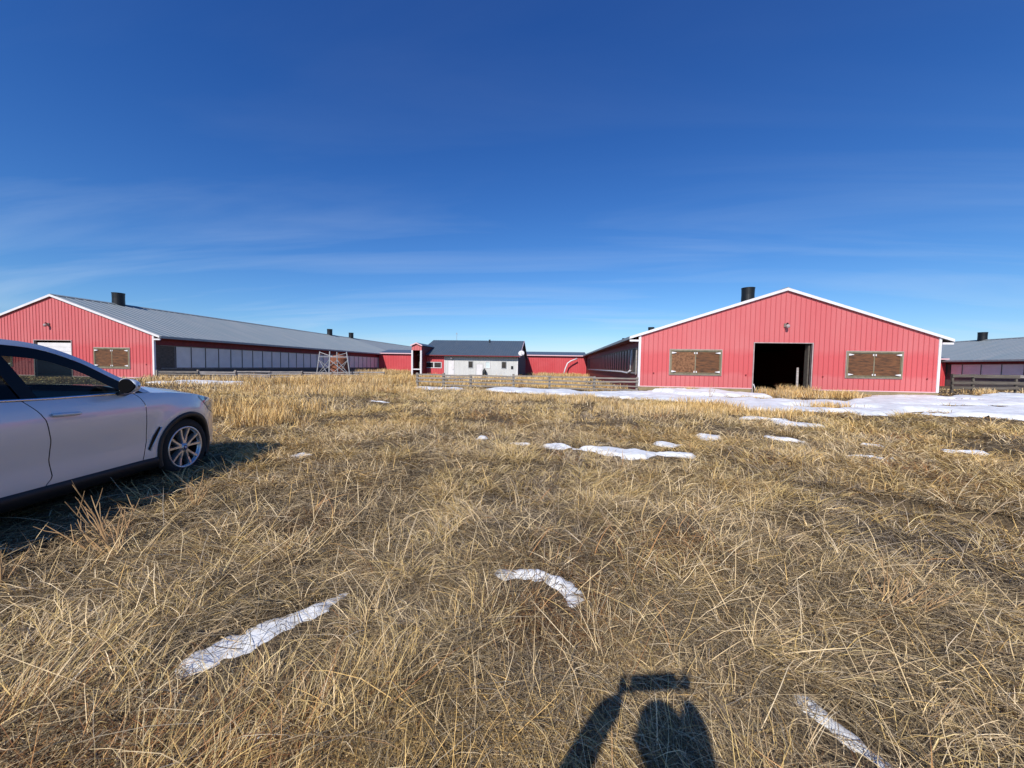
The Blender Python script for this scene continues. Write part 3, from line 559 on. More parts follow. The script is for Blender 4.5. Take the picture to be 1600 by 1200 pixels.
# ------------------------------------------------------------------ fences
def fence(label, posts, rails, ph, mat_p, mat_r, seed, rh=.13, gap=()):
    rr = random.Random(seed); t = thing('rail_fence', label, 'fence', (posts[0][0], posts[0][1], 0))
    for x, y in posts:
        q = MB(); q.beam((x, y+.09, -.4), (x+rr.uniform(-.05, .05), y+.09, ph+rr.uniform(-.03, .10)), .14, .14); q.build('post', mat_p, t, bevel=.01)
    for i in range(len(posts)-1):
        (xa, ya), (xb, yb) = posts[i], posts[i+1]
        for j, z in enumerate(rails):
            if (i, j) in gap: continue
            q = MB(); d1, d2 = rr.uniform(-.035, .035), rr.uniform(-.05, .05); ey = -.012*(i % 2)
            q.beam((xa-.10, ya-.012+ey, z+d1), (xb+.10, yb-.012+ey, z+d2), .045, rh*rr.uniform(.8, 1.1)); q.build('rail', mat_r if rr.random() < .85 else 'wood', t)
fence('weathered grey rail fence running from the right barn towards the house', [(x, 25.7) for x in (-9.31, -7.45, -5.57, -2.59, -.19, 2.7, 5.45)], (.14, .37, .60, .84), .92, 'wood', 'wood', 3, rh=.095, gap={(3, 0), (0, 0)})
fence('pale weathered rail fence running off from the left barn corner', [(-31.3+1.95*k, 27.3+1.62*k) for k in range(8)], (-.02, .20, .42, .62), .68, 'wood', 'woodpale', 5)
fence('dark timber rail fence at the right beyond the snow', [(30.9, 33.2), (32.4, 33.25), (35.45, 33.35), (38.6, 33.5), (41.8, 33.6)], (.45, .86, 1.36), 1.42, 'wooddark', 'wooddark', 8, rh=.24)

# ------------------------------------------------------------------ steel stand and rusty tank
t = thing('steel_stand', 'empty galvanised steel stand with crossed braces in tall grass', 'stand', (-22, 36, 0))
tops = [(-23.3, 36.4), (-21.75, 35.6), (-20.35, 36.2), (-21.9, 37.1)]; cxm, cym = -21.8, 36.3
bots = [(cxm+(x-cxm)*1.28, cym+(y-cym)*1.28) for x, y in tops]; zt_ = 2.62
at = lambda k, z: (bots[k][0]+(tops[k][0]-bots[k][0])*z/zt_, bots[k][1]+(tops[k][1]-bots[k][1])*z/zt_, z)
for k in range(4):
    q = MB(); q.beam(at(k, -.1), at(k, zt_+.05), .08, .08); q.build('leg', 'galv', t)
    k2 = (k+1) % 4
    q = MB(); q.beam(at(k, 2.15), at(k2, 2.15), .065, .065); q.build('top_rail', 'galv', t)
    q = MB(); q.beam(at(k, 1.85), at(k2, .25), .05, .05); q.beam(at(k2, 1.85), at(k, .25), .05, .05); q.build_each('cross_brace', 'galv', t)
q = MB(); q.tube([at(0, 2.6), ((tops[0][0]+tops[2][0])/2, 36.3, 2.15), at(2, 2.55)], .03); q.build('sway_rod', 'galv', t)
t = thing('rusty_tank', 'rusty upright tank standing behind the crossed steel stand', 'tank', (-22.6, 38.6, 0))
q = MB(); q.lathe([(.9, .05), (.92, .1), (.92, 1.0), (.935, 1.02), (.92, 1.05), (.92, 2.0), (.90, 2.05), (.5, 2.35), (.15, 2.42)], (-22.6, 38.6, 0), n=32); q.build('shell', 'rust', t, smooth=False)
q = MB(); q.lathe([(.16, 2.38), (.16, 2.55), (.19, 2.56), (.19, 2.6), (.01, 2.6)], (-22.6, 38.6, 0), n=16); q.build('lid', 'rust', t)
q = MB(); q.lathe([(.96, .0), (.96, .14), (.93, .15)], (-22.6, 38.6, 0), n=32); q.build('base_ring', 'rust', t)

# ------------------------------------------------------------------ the car (local frame: x forward from the front axle, y to its left, z up)
def interp(x, xs, ys): return float(np.interp(x, xs, ys))
def smooth_curve(pts, n):
    pts = [Vector((*p, 0)) if len(p) == 2 else Vector(p) for p in pts]; out = []; P = [2*pts[0]-pts[1]] + pts + [2*pts[-1]-pts[-2]]; m = len(pts)-1
    for i in range(n+1):
        s_ = i/n*m; k = min(int(s_), m-1); t = s_-k; a, b, c, d = P[k:k+4]
        out.append(.5*((2*b)+(c-a)*t+(2*a-5*b+4*c-d)*t*t+(3*b-a-3*c+d)*t**3))
    return out
def car():
    az = R(-8.3); fw = Vector((math.sin(az), math.cos(az), 0)); lf = Vector((-math.cos(az), math.sin(az), 0))
    o = Vector((-4.72, 4.5, 0)) + lf*.98
    t = thing('parked_car', 'silver grey sport utility car with tinted windows parked on dry grass', 'car', (o.x, o.y, 0.0), math.atan2(fw.y, fw.x))
    def plan(x):
        if x > -.15: return 1.0 - .30*max(0, (x+.10)/.97)**2.5
        if x < -3.0: return 1.0 - .20*((-3.0-x)/1.06)**2.2
        return 1.0
    zsec = [.20, .34, .40, .46, .55, .66, .78, .88, .95, 1.0, 1.06, 1.13, 1.2]
    ysec = [.955, .965, .968, .966, .964, .972, .984, .988, .985, .975, .960, .930, .90]
    def side_y(x, z):
        y = interp(z, zsec, ysec)
        for cx_ in (0, -2.975):      # flared arches
            d = math.hypot(x-cx_, z-.38); y += .022*math.exp(-((d-.47)/.10)**2)
        return y*plan(x)
    def zsh(x): return interp(x, [-4.05, -3.6, -2.6, -1.5, -.6, -.2, .2, .5, .7, .8, .87], [1.17, 1.19, 1.15, 1.125, 1.125, 1.105, 1.055, .985, .915, .86, .80])
    def zbot(x): return interp(x, [-4.05, -3.5, -3.4, -.45, -.4, .4, .5, .87], [.45, .42, .345, .345, .345, .30, .30, .32])
    seams = [-.600, -1.550, -2.62]
    bz = lambda z: interp(z, [.33, .36, .42, .58, .75, .94, 1.02, 1.10, 1.14], [-.035, -.018, .034, .010, .02, -.012, -.05, -.115, -.15])
    fz = lambda z: interp(z, [.36, .56, 1.0, 1.08, 1.14], [-.022, .024, .014, -.03, -.095])
    def warp(x, z): return x + bz(z)*math.exp(-((x+1.55)/.22)**2) + fz(z)*math.exp(-((x+.60)/.16)**2)
    xs = list(np.arange(-4.04, .875, .035)) + [.875] + [s_+d for s_ in seams for d in (-.0045, .0045)]
    xs = sorted(x for x in set(np.round(xs, 4)) if not any(.0046 < abs(x-s_) < .012 for s_ in seams))
    NZ = 26
    for sg in (-1, 1):
        groups = {'body': MB(), 'front_door': MB(), 'rear_door': MB(), 'door_seam': MB()}; cols = []
        for x in xs:
            zb_, zt_ = zbot(x), zsh(x); c = []
            for j in range(NZ+1):
                z = zb_+(zt_-zb_)*j/NZ; xw = warp(x, z); c.append((xw, sg*side_y(xw, z), z))
            cols.append(c)
        def emit(g, q):
            q = q if sg < 0 else q[::-1]; groups[g].add(q, [(0, 1, 2, 3)])
        for i in range(len(xs)-1):
            xm = (xs[i]+xs[i+1])/2; nm = 'body'
            if any(abs(xm-s_) < .004 for s_ in seams): nm = 'door_seam'
            elif seams[1] < xm < seams[0]: nm = 'front_door'
            elif seams[2] < xm < seams[1]: nm = 'rear_door'
            for j in range(NZ):
                q = [cols[i][j], cols[i+1][j], cols[i+1][j+1], cols[i][j+1]]; cxq = sum(p[0] for p in q)/4; czq = sum(p[2] for p in q)/4
                if min(math.hypot(cxq-a, czq-.38) for a in (0, -2.975)) < .425: continue
                if nm == 'door_seam': q = [(p[0], p[1]*.992, p[2]) for p in q]
                emit(nm, q)
        def weld(mb):
            d = {}; nv = []; mp_ = []
            for p in mb.v:
                k = tuple(round(c, 4) for c in p)
                if k not in d: d[k] = len(nv); nv.append(p)
                mp_.append(d[k])
            mb.v = nv; mb.f = [tuple(mp_[i] for i in f) for f in mb.f]; return mb
        if sg < 0: doors = {}
        ob = {}
        for nm, g in groups.items():
            if not g.f: continue
            weld(g)
            if nm == 'body':
                for pn, cond in (('front_fender', lambda x: x > -1.5), ('rear_quarter', lambda x: x <= -1.5)):
                    h_ = MB(); use = [f for f in g.f if cond(g.v[f[0]][0])]; ids = sorted(set(i for f in use for i in f)); mp2 = {i: k for k, i in enumerate(ids)}
                    h_.v = [g.v[i] for i in ids]; h_.f = [tuple(mp2[i] for i in f) for f in use]; ob[pn] = h_.build(pn, 'paint', t, smooth=True, local=True)
            elif nm == 'door_seam':
                for s0 in seams:
                    h_ = MB(); use = [f for f in g.f if abs(sum(g.v[i][0] for i in f)/4-s0) < .25]; ids = sorted(set(i for f in use for i in f)); mp2 = {i: k for k, i in enumerate(ids)}
                    h_.v = [g.v[i] for i in ids]; h_.f = [tuple(mp2[i] for i in f) for f in use]; h_.build('door_seam', 'gloss', t, smooth=True, local=True)
            else: ob[nm] = g.build(nm, 'paint', t, smooth=True, local=True)
        # wheel-arch cladding, sill cladding
        for cx_ in (0, -2.975):
            q = MB(); rows = []
            for k in range(49):
                a = R(-22)+R(224)*k/48
                r_ = []
                for rr_, off in ((.392, -.05), (.394, .012), (.42, .018), (.455, .016), (.462, -.004)):
                    x = cx_+rr_*math.cos(a); z = .38+rr_*math.sin(a); r_.append((x, sg*(side_y(x, max(z, .2))+off), z))
                rows.append(r_ if sg > 0 else r_[::-1])
            q.grid(rows); q.build('arch_cladding', 'blackplastic', t, smooth=True, local=True)
            q = MB(); rows = []
            for k in range(33):
                a = R(-30)+R(240)*k/32; rows.append([(cx_+.42*math.cos(a), sg*y, .38+.42*math.sin(a)) for y in (.93, .50)])
            q.grid(rows); q.build('wheel_liner', 'blackplastic', t, local=True)
        q = MB(); rows = []
        for k in range(40):
            x = -.43-(2.975-.86)*k/39; rows.append([(x, sg*(side_y(x, z)+off), z) for z, off in ((.36, -.01), (.352, .014), (.30, .018), (.24, .0), (.21, -.05), (.20, -.2))])
        q.grid([r_ if sg > 0 else r_[::-1] for r_ in rows]); q.build('sill_cladding', 'blackplastic', t, smooth=True, local=True)
        # chrome belt line
        q = MB(); rows = []
        for k in range(80):
            x = -.66-(3.55-.66)*k/79; z = zsh(x)+.004; yy = side_y(x, z); rows.append([(x, sg*(yy+a), z+b) for a, b in ((-.004, -.004), (.007, -.003), (.008, .012), (-.02, .017))])
        q.grid([r_ if sg > 0 else r_[::-1] for r_ in rows]); q.build('belt_trim', 'chrome', t, smooth=True, local=True)
        # door handles
        for nm, xc in (('front_door', -1.40), ('rear_door', -2.46)):
            q = MB(); pts = [(xc-.115+.23*k/12, 0, 0) for k in range(13)]; zc = .985
            P = [Vector((x, sg*(side_y(x, zc)+.004+.030*min(1, math.sin(math.pi*(k+.2)/12.4)*2.2)), zc-.004*(k-6)/6)) for k, (x, _, _) in enumerate(pts)]
            rr_ = [.012+.006*min(1, math.sin(math.pi*(k+.3)/12.6)*2) for k in range(13)]; q.tube(P, rr_, 10); q.build('handle', 'paint', ob[nm], smooth=True, local=True)
        # air outlet behind the front wheel
        q = MB(); V_ = []
        for (x, z) in ((-.415, .70), (-.432, .715), (-.50, .62), (-.565, .47), (-.548, .455), (-.50, .54)): V_.append((x, sg*(side_y(x, z)+.006), z))
        q.add(V_ if sg < 0 else V_[::-1], [(0, 1, 2, 3, 4, 5)]); vo = q.build('air_outlet', 'gloss', t, local=True)
        q = MB(); q.tube([(x, sg*(side_y(x, z)+.009), z) for x, z in ((-.405, .705), (-.44, .64), (-.50, .53), (-.545, .448))], .007, 6); q.build('outlet_trim', 'paint', vo, smooth=True, local=True)
        # headlamp wrapped round the corner
        q = MB(); rows = []
        for k in range(15):
            x = .24+.52*k/14; z1 = zsh(x)-.012-.01*k/14; hgt = .03+.13*min(1, k/6); rows.append([(x, sg*(side_y(x, z1-hgt*j/5)+.006), z1-hgt*j/5) for j in range(6)])
        q.grid(rows if sg > 0 else [r_[::-1] for r_ in rows]); hl = q.build('headlight', 'lampglass', t, smooth=True, local=True)
        q = MB(); rows = []
        for k in range(8):
            x = -4.035+.33*k/7; rows.append([(x, sg*(side_y(x, z)+.006), z) for z in (.92, .97, 1.02, 1.07)])
        q.grid(rows if sg > 0 else [r_[::-1] for r_ in rows]); q.build('tail_light', 'tail', t, smooth=True, local=True)
        # mirror
        q = MB(); rows = []
        for i in range(13):
            th_ = math.pi*i/12; r_ = []
            for j in range(24):
                ph = 2*math.pi*j/24; sp = lambda v, e: math.copysign(abs(v)**e, v)
                y_ = sp(math.sin(th_), .7)*sp(math.cos(ph), .75)*.092; z_ = sp(math.sin(th_), .7)*sp(math.sin(ph), .75)*.078; x_ = sp(math.cos(th_), .8)*.085
                if x_ < 0: x_ *= .35
                r_.append((-.87+x_-.25*abs(y_)*.4, sg*(1.065+y_), 1.220+z_*(1-.25*(y_/.092))))
            rows.append(r_+[r_[0]])
        q.grid(rows if sg < 0 else [r_[::-1] for r_ in rows]); mo = q.build('mirror', 'paint', t, smooth=True, local=True)
        q = MB(); q.lathe([(.001, 0), (.9, 0), (1.0, .012), (1.03, .05), (1.0, .06)], (0, 0, 0), 'y', 28); q.v = [(-.905+h_, sg*(1.065+a*.089), 1.220+b*.076*(1-.25*a)) for a, h_, b in q.v]; q.build('housing', 'gloss', mo, local=True)
        q = MB(); q.beam((-.80, sg*.90, 1.12), (-.86, sg*1.04, 1.165), .10, .045); q.build('mirror_arm', 'gloss', mo, local=True, bevel=.01)
        # wheels
        for cx_ in (0, -2.975):
            wv = bpy.data.objects.new('wheel', None); COL.objects.link(wv); wv.parent = t; wv.empty_display_size = .2
            y0 = sg*.965
            def W_(name, prof, m, n=48, smooth=True):
                b_ = MB(); b_.lathe(prof, (0, 0, 0), 'y', n); b_.v = [(cx_+x, y0-sg*y, .378+z) for x, y, z in b_.v]; return b_.build(name, m, wv, smooth=smooth, local=True)
            W_('tyre', [(.262, .03), (.272, .012), (.30, .003), (.345, .008), (.368, .03), (.377, .06), (.378, .11), (.378, .19), (.368, .25), (.33, .275), (.262, .262)], 'tyre')
            W_('rim', [(.242, .02), (.250, .006), (.268, .004), (.272, .016), (.262, .03), (.246, .04), (.242, .05)], 'alloy')
            W_('rim_barrel', [(.2425, .049), (.235, .10), (.235, .2)], 'alloydark')
            W_('brake_disc', [(.002, .105), (.10, .105), (.17, .11), (.17, .13), (.235, .14), (.235, .2)], 'alloydark', 40)
            sp_ = MB()
            for k in range(5):
                for dlt in (-1, 1):
                    a0 = 2*math.pi*k/5+.31+dlt*.10; a1 = 2*math.pi*k/5+.31+dlt*.27
                    p0 = (math.cos(a0)*.05, math.sin(a0)*.05); p1 = (math.cos(a1)*.248, math.sin(a1)*.248)
                    nx, nz = -(p1[1]-p0[1]), p1[0]-p0[0]; L_ = math.hypot(nx, nz); nx /= L_; nz /= L_
                    vs = []
                    for (px, pz), w0, dep in ((p0, .020, .022), (((p0[0]+p1[0])/2, (p0[1]+p1[1])/2), .0155, .024), (p1, .0185, .012)):
                        for s2, dd in ((-1, .02), (-.75, 0), (.75, 0), (1, .02), (1, .07), (-1, .07)): vs.append((cx_+px+nx*w0*s2, y0-sg*(dep+dd), .378+pz+nz*w0*s2))
                    f_ = [(i*6+j, i*6+(j+1) % 6, (i+1)*6+(j+1) % 6, (i+1)*6+j) for i in range(2) for j in range(6)]
                    sp_.add(vs, f_)
            sp_.build('spokes', 'alloy', wv, local=True)
            W_('hub', [(.002, .012), (.033, .012), (.036, .016), (.060, .026), (.064, .05), (.064, .09)], 'alloy', 24)
            W_('hub_cap', [(.001, .0095), (.026, .0095), (.030, .0125)], 'gloss', 24)
            for k in (0, 2):
                b_ = MB(); b_.add([(cx_, y0-sg*.0085, .378)]+[(cx_+.019*math.cos(a), y0-sg*.0085, .378+.019*math.sin(a)) for a in [math.pi/2*(k+i/4) for i in range(5)]], [(0, i, i+1) for i in range(1, 5)]); b_.build('roundel', 'badge', wv, local=True)
                b_ = MB(); b_.add([(cx_, y0-sg*.0085, .378)]+[(cx_+.019*math.cos(a), y0-sg*.0085, .378+.019*math.sin(a)) for a in [math.pi/2*(k+1+i/4) for i in range(5)]], [(0, i, i+1) for i in range(1, 5)]); b_.build('roundel', 'white', wv, local=True)
    # hood
    q = MB(); rows = []
    hx = [x for x in np.linspace(-.62, .875, 46)]
    for x in hx:
        ye = side_y(x, zsh(x)); z0 = zsh(x); cr = interp(x, [-.62, -.2, .4, .7, .875], [.085, .085, .075, .06, .02]); r_ = []
        for k in range(25):
            u = -1+2*k/24; au = abs(u); zc = z0+cr*(1-au**2.4)
            zc += .014*math.exp(-((au-.60)/.09)**2)*sst(np.array(x), .8, .4).item()
            r_.append((x, -u*ye, zc))
        rows.append(r_)
    q.grid(rows); q.build('hood', 'paint', t, smooth=True, local=True)
    # nose and tail
    def cap(x, sgn, name):
        q = MB(); zt_, zb_ = zsh(x), zbot(x); rows = []
        for j in range(15):
            z = zb_+(zt_-zb_)*j/14; ye = side_y(x, z); bul = math.sin(math.pi*min(1, max(0, j/14)))*.5+.5
            rows.append([(x+sgn*.10*(1-(u/12)**2)*bul, ye*u/12, z) for u in (range(-12, 13) if sgn > 0 else range(12, -13, -1))])
        q.grid(rows); return q.build(name, 'paint', t, smooth=True, local=True)
    fb = cap(.875, 1, 'front_bumper'); rb = cap(-4.04, -1, 'rear_bumper')
    for s_ in (-1, 1):
        q = MB(); q.box(.93, .985, s_*.19-.15, s_*.19+.15, .56, .76); g_ = q.build('grille', 'chrome', t, local=True, bevel=.03)
        for k in range(7): q = MB(); y = s_*.19-.12+.04*k; q.box(.984, .992, y-.006, y+.006, .58, .74); q.build('grille_bar', 'gloss', g_, local=True)
    q = MB(); q.box(-3.95, -3.0+.55, -.9, .9, .36, .9); q.build('boot_floor', 'seat', t, local=True)
    q = MB(); q.box(-3.5, -3.42, -.45, .45, .20, .34); q.box(-2.45, -.5, -.88, .88, .20, .34); q.box(-.5, .8, -.47, .47, .22, .60); q.build('underbody', 'blackplastic', t, local=True)
    # glasshouse along the roof curve
    K = smooth_curve([(-.44, 1.105), (-.62, 1.215), (-.86, 1.36), (-1.10, 1.508), (-1.37, 1.618), (-1.66, 1.658), (-2.1, 1.668), (-2.6, 1.662), (-3.1, 1.625), (-3.45, 1.555), (-3.70, 1.43), (-3.88, 1.27), (-3.98, 1.17)], 72)
    gy = lambda z: interp(z, [1.10, 1.13, 1.3, 1.45, 1.56, 1.62, 1.67], [.93, .922, .865, .812, .765, .735, .705])
    def gshift(x): return 1.0 - .10*max(0, (-3.1-x)/.9)**1.5
    kt = [p.x for p in K]; kz = [p.y for p in K]
    sec = {'windshield': [], 'roof': [], 'rear_window': []}
    for i, p in enumerate(K):
        wsh = 1-sst(np.array(p.x), -1.42, -1.15).item() if p.x < -1.15 else 0
        fr = sst(np.array(p.x), -1.75, -.5).item(); rr_ = sst(np.array(-p.x), 3.1, 3.98).item(); ye = gy(p.y)*gshift(p.x); r_ = []
        for k in range(21):
            u = -1+k/10; r_.append((p.x+.20*fr*(1-u*u)-.12*rr_*(1-u*u), -u*ye, p.y+(.055+.02*fr)*(1-abs(u)**2.2)))
        if p.x >= -1.40: sec['windshield'].append(r_)
        if -3.30 <= p.x <= -1.37: sec['roof'].append(r_)
        if p.x <= -3.25: sec['rear_window'].append(r_)
    for nm, m_ in (('windshield', 'carglass'), ('roof', 'paint'), ('rear_window', 'privacy')):
        q = MB(); q.grid([r_[::-1] for r_ in sec[nm]]); q.build(nm, m_, t, smooth=True, local=True)
    cb = zsh
    for sg in (-1, 1):
        xs2 = np.linspace(-.66, -3.86, 110)
        def ztop(x): return float(np.interp(-x, [-a for a in kt], kz))
        paint, blk, g1, g2 = MB(), MB(), MB(), MB(); frame = []
        def pt(x, z, out=0): return (x, sg*(gy(z)*gshift(x)+out), z)
        def strip(mb, f0, f1, o0, o1, keep=lambda x, z: True, nz_=5, xs_=xs2):
            for i in range(len(xs_)-1):
                for j in range(nz_):
                    q = []
                    for (a, b) in ((i, j), (i, j+1), (i+1, j+1), (i+1, j)):
                        x = xs_[a]; z = f0(x)+(f1(x)-f0(x))*b/nz_; q.append(pt(x, z, o0+(o1-o0)*b/nz_))
                    if not keep(sum(p[0] for p in q)/4, sum(p[2] for p in q)/4): continue
                    mb.add(q if sg < 0 else q[::-1], [(0, 1, 2, 3)])
        slope = lambda x: math.sqrt(1+((ztop(x+.02)-ztop(x-.02))/.04)**2)
        zp = lambda x: max(ztop(x)-.045*slope(x), cb(x)+.004); zk = lambda x: max(ztop(x)-.145*slope(x), cb(x)+.002); zb_ = lambda x: cb(x)-.01
        xs3 = np.linspace(-.45, -3.95, 120)
        strip(paint, zp, lambda x: ztop(x)+.006, .010, .004, xs_=xs3, nz_=3); paint.build('roof_side', 'paint', t, smooth=True, local=True)
        strip(blk, zk, zp, .004, .008, nz_=3, xs_=np.linspace(-.50, -3.92, 120)); 
        bp = lambda x, z: -1.66-.16*(z-1.13)/.42 < x < -1.575-.16*(z-1.13)/.42
        dpl = lambda x, z: x < -3.32-.25*(z-1.13)/.4 and False
        q_ = MB()
        strip(blk, zb_, zk, .004, .004, keep=lambda x, z: x > -.80, nz_=16)
        for j in range(16):
            for i in range(4):
                def bq(i_, j_):
                    z_ = 1.118+(1.545-1.118)*j_/16; x_ = -1.56-.15*(z_-1.13)/.42-.12*i_/4; return pt(x_, z_, .005)
                q = [bq(i, j), bq(i, j+1), bq(i+1, j+1), bq(i+1, j)]; blk.add(q if sg < 0 else q[::-1], [(0, 1, 2, 3)])
        blk.build('window_frame', 'gloss', t, smooth=False, local=True)
        strip(g1, zb_, zk, -.004, -.004, keep=lambda x, z: x > -1.655-.16*(z-1.13)/.42 and x < -.78, nz_=16); g1.build('front_window', 'carglass', t, smooth=True, local=True)
        strip(g2, zb_, zk, -.004, -.004, keep=lambda x, z: x < -1.60-.16*(z-1.13)/.42, nz_=16); g2.build('rear_window', 'privacy', t, smooth=True, local=True)
        q = MB(); q.tube([(x, sg*(gy(ztop(x))*gshift(x)-.035), ztop(x)+.055) for x in np.linspace(-1.75, -3.3, 16)], [.004]+[.014]*14+[.004], 8); q.build('roof_rail', 'chrome', t, smooth=True, local=True)
    # interior
    q = MB(); q.prism([(-.50, .75), (-.45, 1.10), (-.70, 1.145), (-.98, 1.10), (-1.05, .95), (-1.0, .7)], -.86, .86, 'y'); q.build('dashboard', 'seat', t, local=True, bevel=.02)
    for s_ in (-1, 1):
        q = MB(); q.box(-1.95, -1.45, s_*.38-.25, s_*.38+.25, .55, .80); q.prism([(-1.90, .75), (-1.76, .75), (-1.98, 1.34), (-2.10, 1.33)], s_*.38-.24, s_*.38+.24, 'y'); q.prism([(-2.0, 1.34), (-1.94, 1.36), (-2.0, 1.50), (-2.07, 1.49)], s_*.38-.13, s_*.38+.13, 'y'); q.build('seat', 'seat', t, local=True, bevel=.035)
        q = MB(); q.box(-2.6, -.62, s_*.865-.03, s_*.865+.02, .5, 1.105); q.build('door_panel', 'seat', t, local=True)
    q = MB(); q.box(-2.95, -2.4, -.65, .65, .55, .85); q.prism([(-2.9, .8), (-2.76, .8), (-3.0, 1.36), (-3.12, 1.35)], -.66, .66, 'y'); q.build('rear_seat', 'seat', t, local=True, bevel=.03)
    q = MB(); q.tube([(-1.19-.07*math.sin(a), .38+.185*math.cos(a), 1.0+.17*math.sin(a)) for a in [2*math.pi*k/28 for k in range(29)]], .016, 8); q.beam((-1.16, .22, 1.0), (-1.16, .54, 1.0), .05, .03); q.beam((-1.16, .38, 1.0), (-1.0, .38, 1.0), .05); q.build('steering_wheel', 'seat', t, smooth=True, local=True)
    q = MB(); q.box(-1.29, -1.255, -.12, .12, 1.46, 1.53); mr = q.build('cabin_mirror', 'seat', t, local=True, bevel=.015)
    q = MB(); q.box(-1.297, -1.2905, -.105, .105, 1.467, 1.523); q.build('mirror_glass', 'chrome', mr, local=True)
    q = MB(); q.box(-1.0, -.94, -.16, .16, 1.08, 1.21); q.build('centre_screen', 'gloss', t, local=True, bevel=.01)
    return t
CAR = car()
# ------------------------------------------------------------------ the photographer, whose shadow falls into the picture
def skin_mesh(name, chains, m, parent, root=0, sub=2):
    """chains: list of lists of (point, radius); a chain may start with an int index of an existing vertex"""
    vs, es, rs = [], [], []
    for ch in chains:
        prev = None
        for it in ch:
            if isinstance(it, int): prev = it; continue
            vs.append(it[0]); rs.append(it[1]); k = len(vs)-1
            if prev is not None: es.append((prev, k))
            prev = k
    me = bpy.data.meshes.new(name); me.from_pydata(vs, es, []); ob = bpy.data.objects.new(name, me); COL.objects.link(ob)
    ob.modifiers.new('skin', 'SKIN')
    sv = me.skin_vertices[0].data if me.skin_vertices else None
    if sv is None:
        bpy.context.view_layer.objects.active = ob; bpy.ops.mesh.customdata_skin_add(); sv = me.skin_vertices[0].data
    for i, r_ in enumerate(rs):
        sv[i].radius = (r_, r_) if not isinstance(r_, tuple) else r_; sv[i].use_root = (i == root)
    s_ = ob.modifiers.new('sub', 'SUBSURF'); s_.levels = sub; s_.render_levels = sub
    me.materials.append(MT[m]); ob.parent = parent
    ob.modifiers['skin'].use_smooth_shade = True
    return ob
def person():
    t = thing('person', 'person in dark jacket and jeans holding up a phone with both hands', 'person', (-.07, -.55, 0))
    # local frame: the phone is at (0, .45, 1.5)
    base = .02
    ch = [[((0, 0, .95), .15), ((0, .0, 1.10), .145), ((0, .0, 1.26), .155), ((0, 0, 1.40), .14), ((0, .01, 1.49), .07), ((0, .02, 1.55), .058), ((.0, .045, 1.63), .088), ((.0, .04, 1.70), .088), ((0, .03, 1.74), .055)],
          [0, ((.10, 0, .88), .10), ((.12, .02, .50), .07), ((.13, 0, .10), .048), ((.13, .05, .045), .045), ((.14, .17, .03), .035)],
          [0, ((-.10, 0, .88), .10), ((-.12, .02, .50), .07), ((-.13, 0, .10), .048), ((-.13, .05, .045), .045), ((-.14, .17, .03), .035)],
          [3, ((.17, 0, 1.43), .075), ((.195, .17, 1.25), .050), ((.225, .43, 1.42), .036), ((.220, .485, 1.465), .026)],
          [3, ((-.17, 0, 1.43), .070), ((-.275, .24, 1.29), .045), ((-.125, .43, 1.42), .036), ((-.045, .485, 1.445), .027)]]
    b = skin_mesh('body', ch, 'skin', t)
    j = skin_mesh('jacket', [[((0, 0, .90), .175), ((0, 0, 1.10), .165), ((0, 0, 1.27), .175), ((0, 0, 1.41), .155), ((0, .01, 1.475), .085)],
          [3, ((.18, 0, 1.435), .092), ((.20, .17, 1.25), .062), ((.226, .43, 1.42), .050), ((.222, .465, 1.455), .042)], [3, ((-.18, 0, 1.435), .082), ((-.28, .24, 1.29), .056), ((-.12, .43, 1.42), .046), ((-.06, .465, 1.44), .040)]], 'jacket', b)
    p = skin_mesh('jeans', [[((0, 0, .98), .165), ((0, 0, .92), .165)], [1, ((.105, 0, .84), .115), ((.12, .02, .50), .085), ((.13, 0, .10), .07)], [1, ((-.105, 0, .84), .115), ((-.12, .02, .50), .085), ((-.13, 0, .10), .07)]], 'jacket', b)
    q = MB(); rows = []
    for i in range(11):
        a = math.pi*.62*i/10; rows.append([(.100*math.sin(a)*math.cos(ph), .028+.108*math.sin(a)*math.sin(ph)-.02*(1-math.cos(a)), 1.675+.118*math.cos(a)) for ph in [2*math.pi*k/24 for k in range(25)]])
    q.grid(rows); q.build('hair', 'hair', b, smooth=True, local=True)
    q = MB(); q.tube([(0, .128, 1.665), (0, .155, 1.635), (0, .135, 1.62)], [.008, .014, .01], 8); q.build('nose', 'skin', b, smooth=True, local=True)
    for s_ in (-1, 1):
        q = MB(); q.lathe([(.001, .132), (.010, .130), (.014, .122)], (s_*.033, 0, 1.672), 'y', 12); q.build('eye', 'white', b, local=True)
        q = MB(); q.tube([(s_*.086, .03, 1.69), (s_*.100, .02, 1.665), (s_*.088, .03, 1.635)], [.010, .016, .009], 8); q.build('ear', 'skin', b, smooth=True, local=True)
        q = MB(); q.tube([(s_*.13, .05-.07, .05), (s_*.135, .08, .05), (s_*.14, .20, .04)], [.055, .055, .04], 10); q.build('shoe', 'blackplastic', b, smooth=True, local=True)
        # hand: palm behind the phone edge, four curled fingers in front of it kept below the lens, thumb on the back
        hx = .220 if s_ > 0 else -.025; hz = 1.492 if s_ > 0 else 1.446
        chs = [[((hx+s_*.015, 0.4800, hz), .032), ((hx+s_*.012, 0.5050, hz+.02), .034)]]
        for k in range(4): chs.append([1, ((hx+s_*.022, 0.5200, hz+.050-.022*k), .0095), ((hx+s_*.012, 0.5275, hz+.054-.022*k), .0085), ((hx-s_*.012, 0.5285, hz+.054-.022*k), .0075)])
        chs.append([0, ((hx-s_*.010, 0.4920, hz+.03), .011), ((hx-s_*.035, 0.4980, hz+.045), .009)])
        skin_mesh('hand', chs, 'skin', b, sub=1)
    tl = lambda b_: setattr(b_, 'v', [(x-.12*(z-1.5), y, z+.16*(x-.02)) for x, y, z in b_.v])
    q = MB(); q.box(-.080, .125, .4300, .4385, 1.458, 1.540); tl(q)
